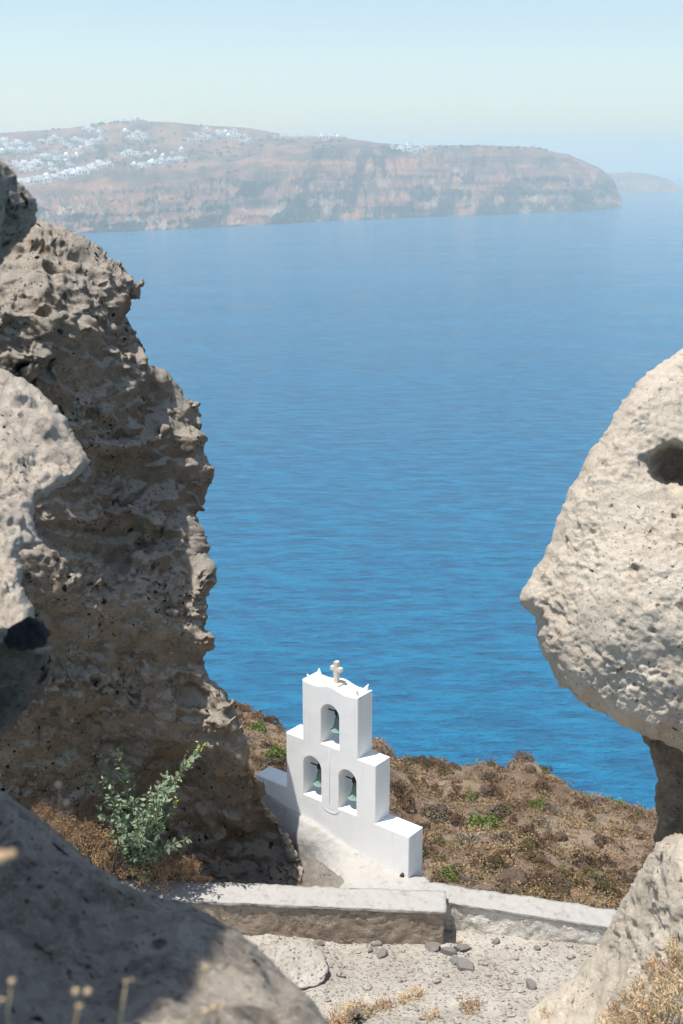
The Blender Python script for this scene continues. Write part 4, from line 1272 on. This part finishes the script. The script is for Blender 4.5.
# dark trees between the houses
parts = []
g = np.random.default_rng(77)
for x0, x1, y0, y1, n in [(96, 106, 146, 160, 46), (0, 60, 144, 174, 40), (60, 160, 140, 166, 50), (90, 130, 119, 124, 26), (180, 250, 140, 158, 30), (380, 425, 146, 153, 20), (250, 345, 135, 148, 36), (20, 240, 126, 150, 60), (120, 240, 150, 172, 26), (425, 560, 146, 150, 26)]:
    for k in range(n):
        px, py = g.uniform(x0, x1), g.uniform(y0, y1)
        h = hit(isl_bvh, px, max(py, np.interp(px, isx, isy) + .6))
        if h is None: continue
        R = g.uniform(5, 11)
        parts.append(clump((h.x, h.y, h.z), R, R * .9, 60, 2.2, g))
vs = np.concatenate([p[0] for p in parts])
me = bpy.data.meshes.new('trees'); me.from_pydata(vs.tolist(), [], np.arange(len(vs)).reshape(-1, 4).tolist()); me.materials.append(M['tree'])
tag(link('trees', me), 'dark trees and hedges scattered between the far white houses', 'trees', kind='stuff')

# ------------------------------------------------------------------ haze
hz = mesh_of('haze', *boxm(-26000, 26000, -26000, 26000, SEA - 6, 190), None) if False else None
me = bpy.data.meshes.new('haze'); v, f = boxm(-26000, 26000, -26000, 26000, SEA - 6, 190); me.from_pydata(v, [], f)
hm_ = bpy.data.materials.new('haze'); hm_.use_nodes = True
nt = hm_.node_tree
for nn in list(nt.nodes): nt.nodes.remove(nn)
out = nt.nodes.new('ShaderNodeOutputMaterial'); pv = nt.nodes.new('ShaderNodeVolumePrincipled')
pv.inputs['Color'].default_value = (.90, 1.0, .98, 1)
pv.inputs['Density'].default_value = 1.8e-4
pv.inputs['Anisotropy'].default_value = .27
nt.links.new(pv.outputs[0], out.inputs['Volume'])
me.materials.append(hm_)
tag(link('haze', me), 'pale blue haze over the sea', 'haze', kind='stuff')

# ------------------------------------------------------------------ light, sky, camera
EL = math.radians(72.5)
AZ = math.atan2(-.91, -.41)
sdir = Vector((math.sin(AZ) * math.cos(EL), math.cos(AZ) * math.cos(EL), math.sin(EL)))
sl = bpy.data.lights.new('sun', 'SUN'); sl.energy = 4.9; sl.angle = math.radians(.53); sl.color = (1, .955, .89)
so = bpy.data.objects.new('sun', sl); C.objects.link(so)
so.rotation_euler = sdir.to_track_quat('Z', 'Y').to_euler(); so.location = sdir * 50
wd = bpy.data.worlds.new('World'); scene.world = wd; wd.use_nodes = True
wt = wd.node_tree
sky = wt.nodes.new('ShaderNodeTexSky'); sky.sky_type = 'NISHITA'; sky.sun_disc = False
sky.sun_elevation = EL; sky.sun_rotation = AZ; sky.altitude = 200; sky.air_density = 1.0; sky.dust_density = .8; sky.ozone_density = 1.0
bg = wt.nodes['Background']; bg.inputs['Strength'].default_value = .12
tint = wt.nodes.new('ShaderNodeMix'); tint.data_type = 'RGBA'; tint.blend_type = 'MULTIPLY'
tint.inputs[0].default_value = 1; tint.inputs[7].default_value = (1.0, .975, .925, 1)      # dusty summer air
wt.links.new(sky.outputs[0], tint.inputs[6]); wt.links.new(tint.outputs[2], bg.inputs['Color'])

cam = bpy.data.cameras.new('camera'); cam.sensor_fit = 'VERTICAL'; cam.sensor_height = 36; cam.lens = 36 * F_PX / 1024
cam.clip_start = .05; cam.clip_end = 90000
cam.dof.use_dof = True; cam.dof.focus_distance = 36; cam.dof.aperture_fstop = cam.lens / 11.0
co = bpy.data.objects.new('camera', cam); C.objects.link(co)
co.rotation_euler = (math.pi / 2 - TH, 0, 0)
scene.camera = co

scene.view_settings.view_transform = 'Standard'
scene.view_settings.look = 'None'
scene.view_settings.exposure = .5
scene.view_settings.gamma = 1
cy = scene.cycles
cy.use_denoising = True
cy.denoiser = 'OPENIMAGEDENOISE'
cy.max_bounces = 6; cy.diffuse_bounces = 4; cy.glossy_bounces = 2; cy.transmission_bounces = 2; cy.volume_bounces = 1; cy.transparent_max_bounces = 6
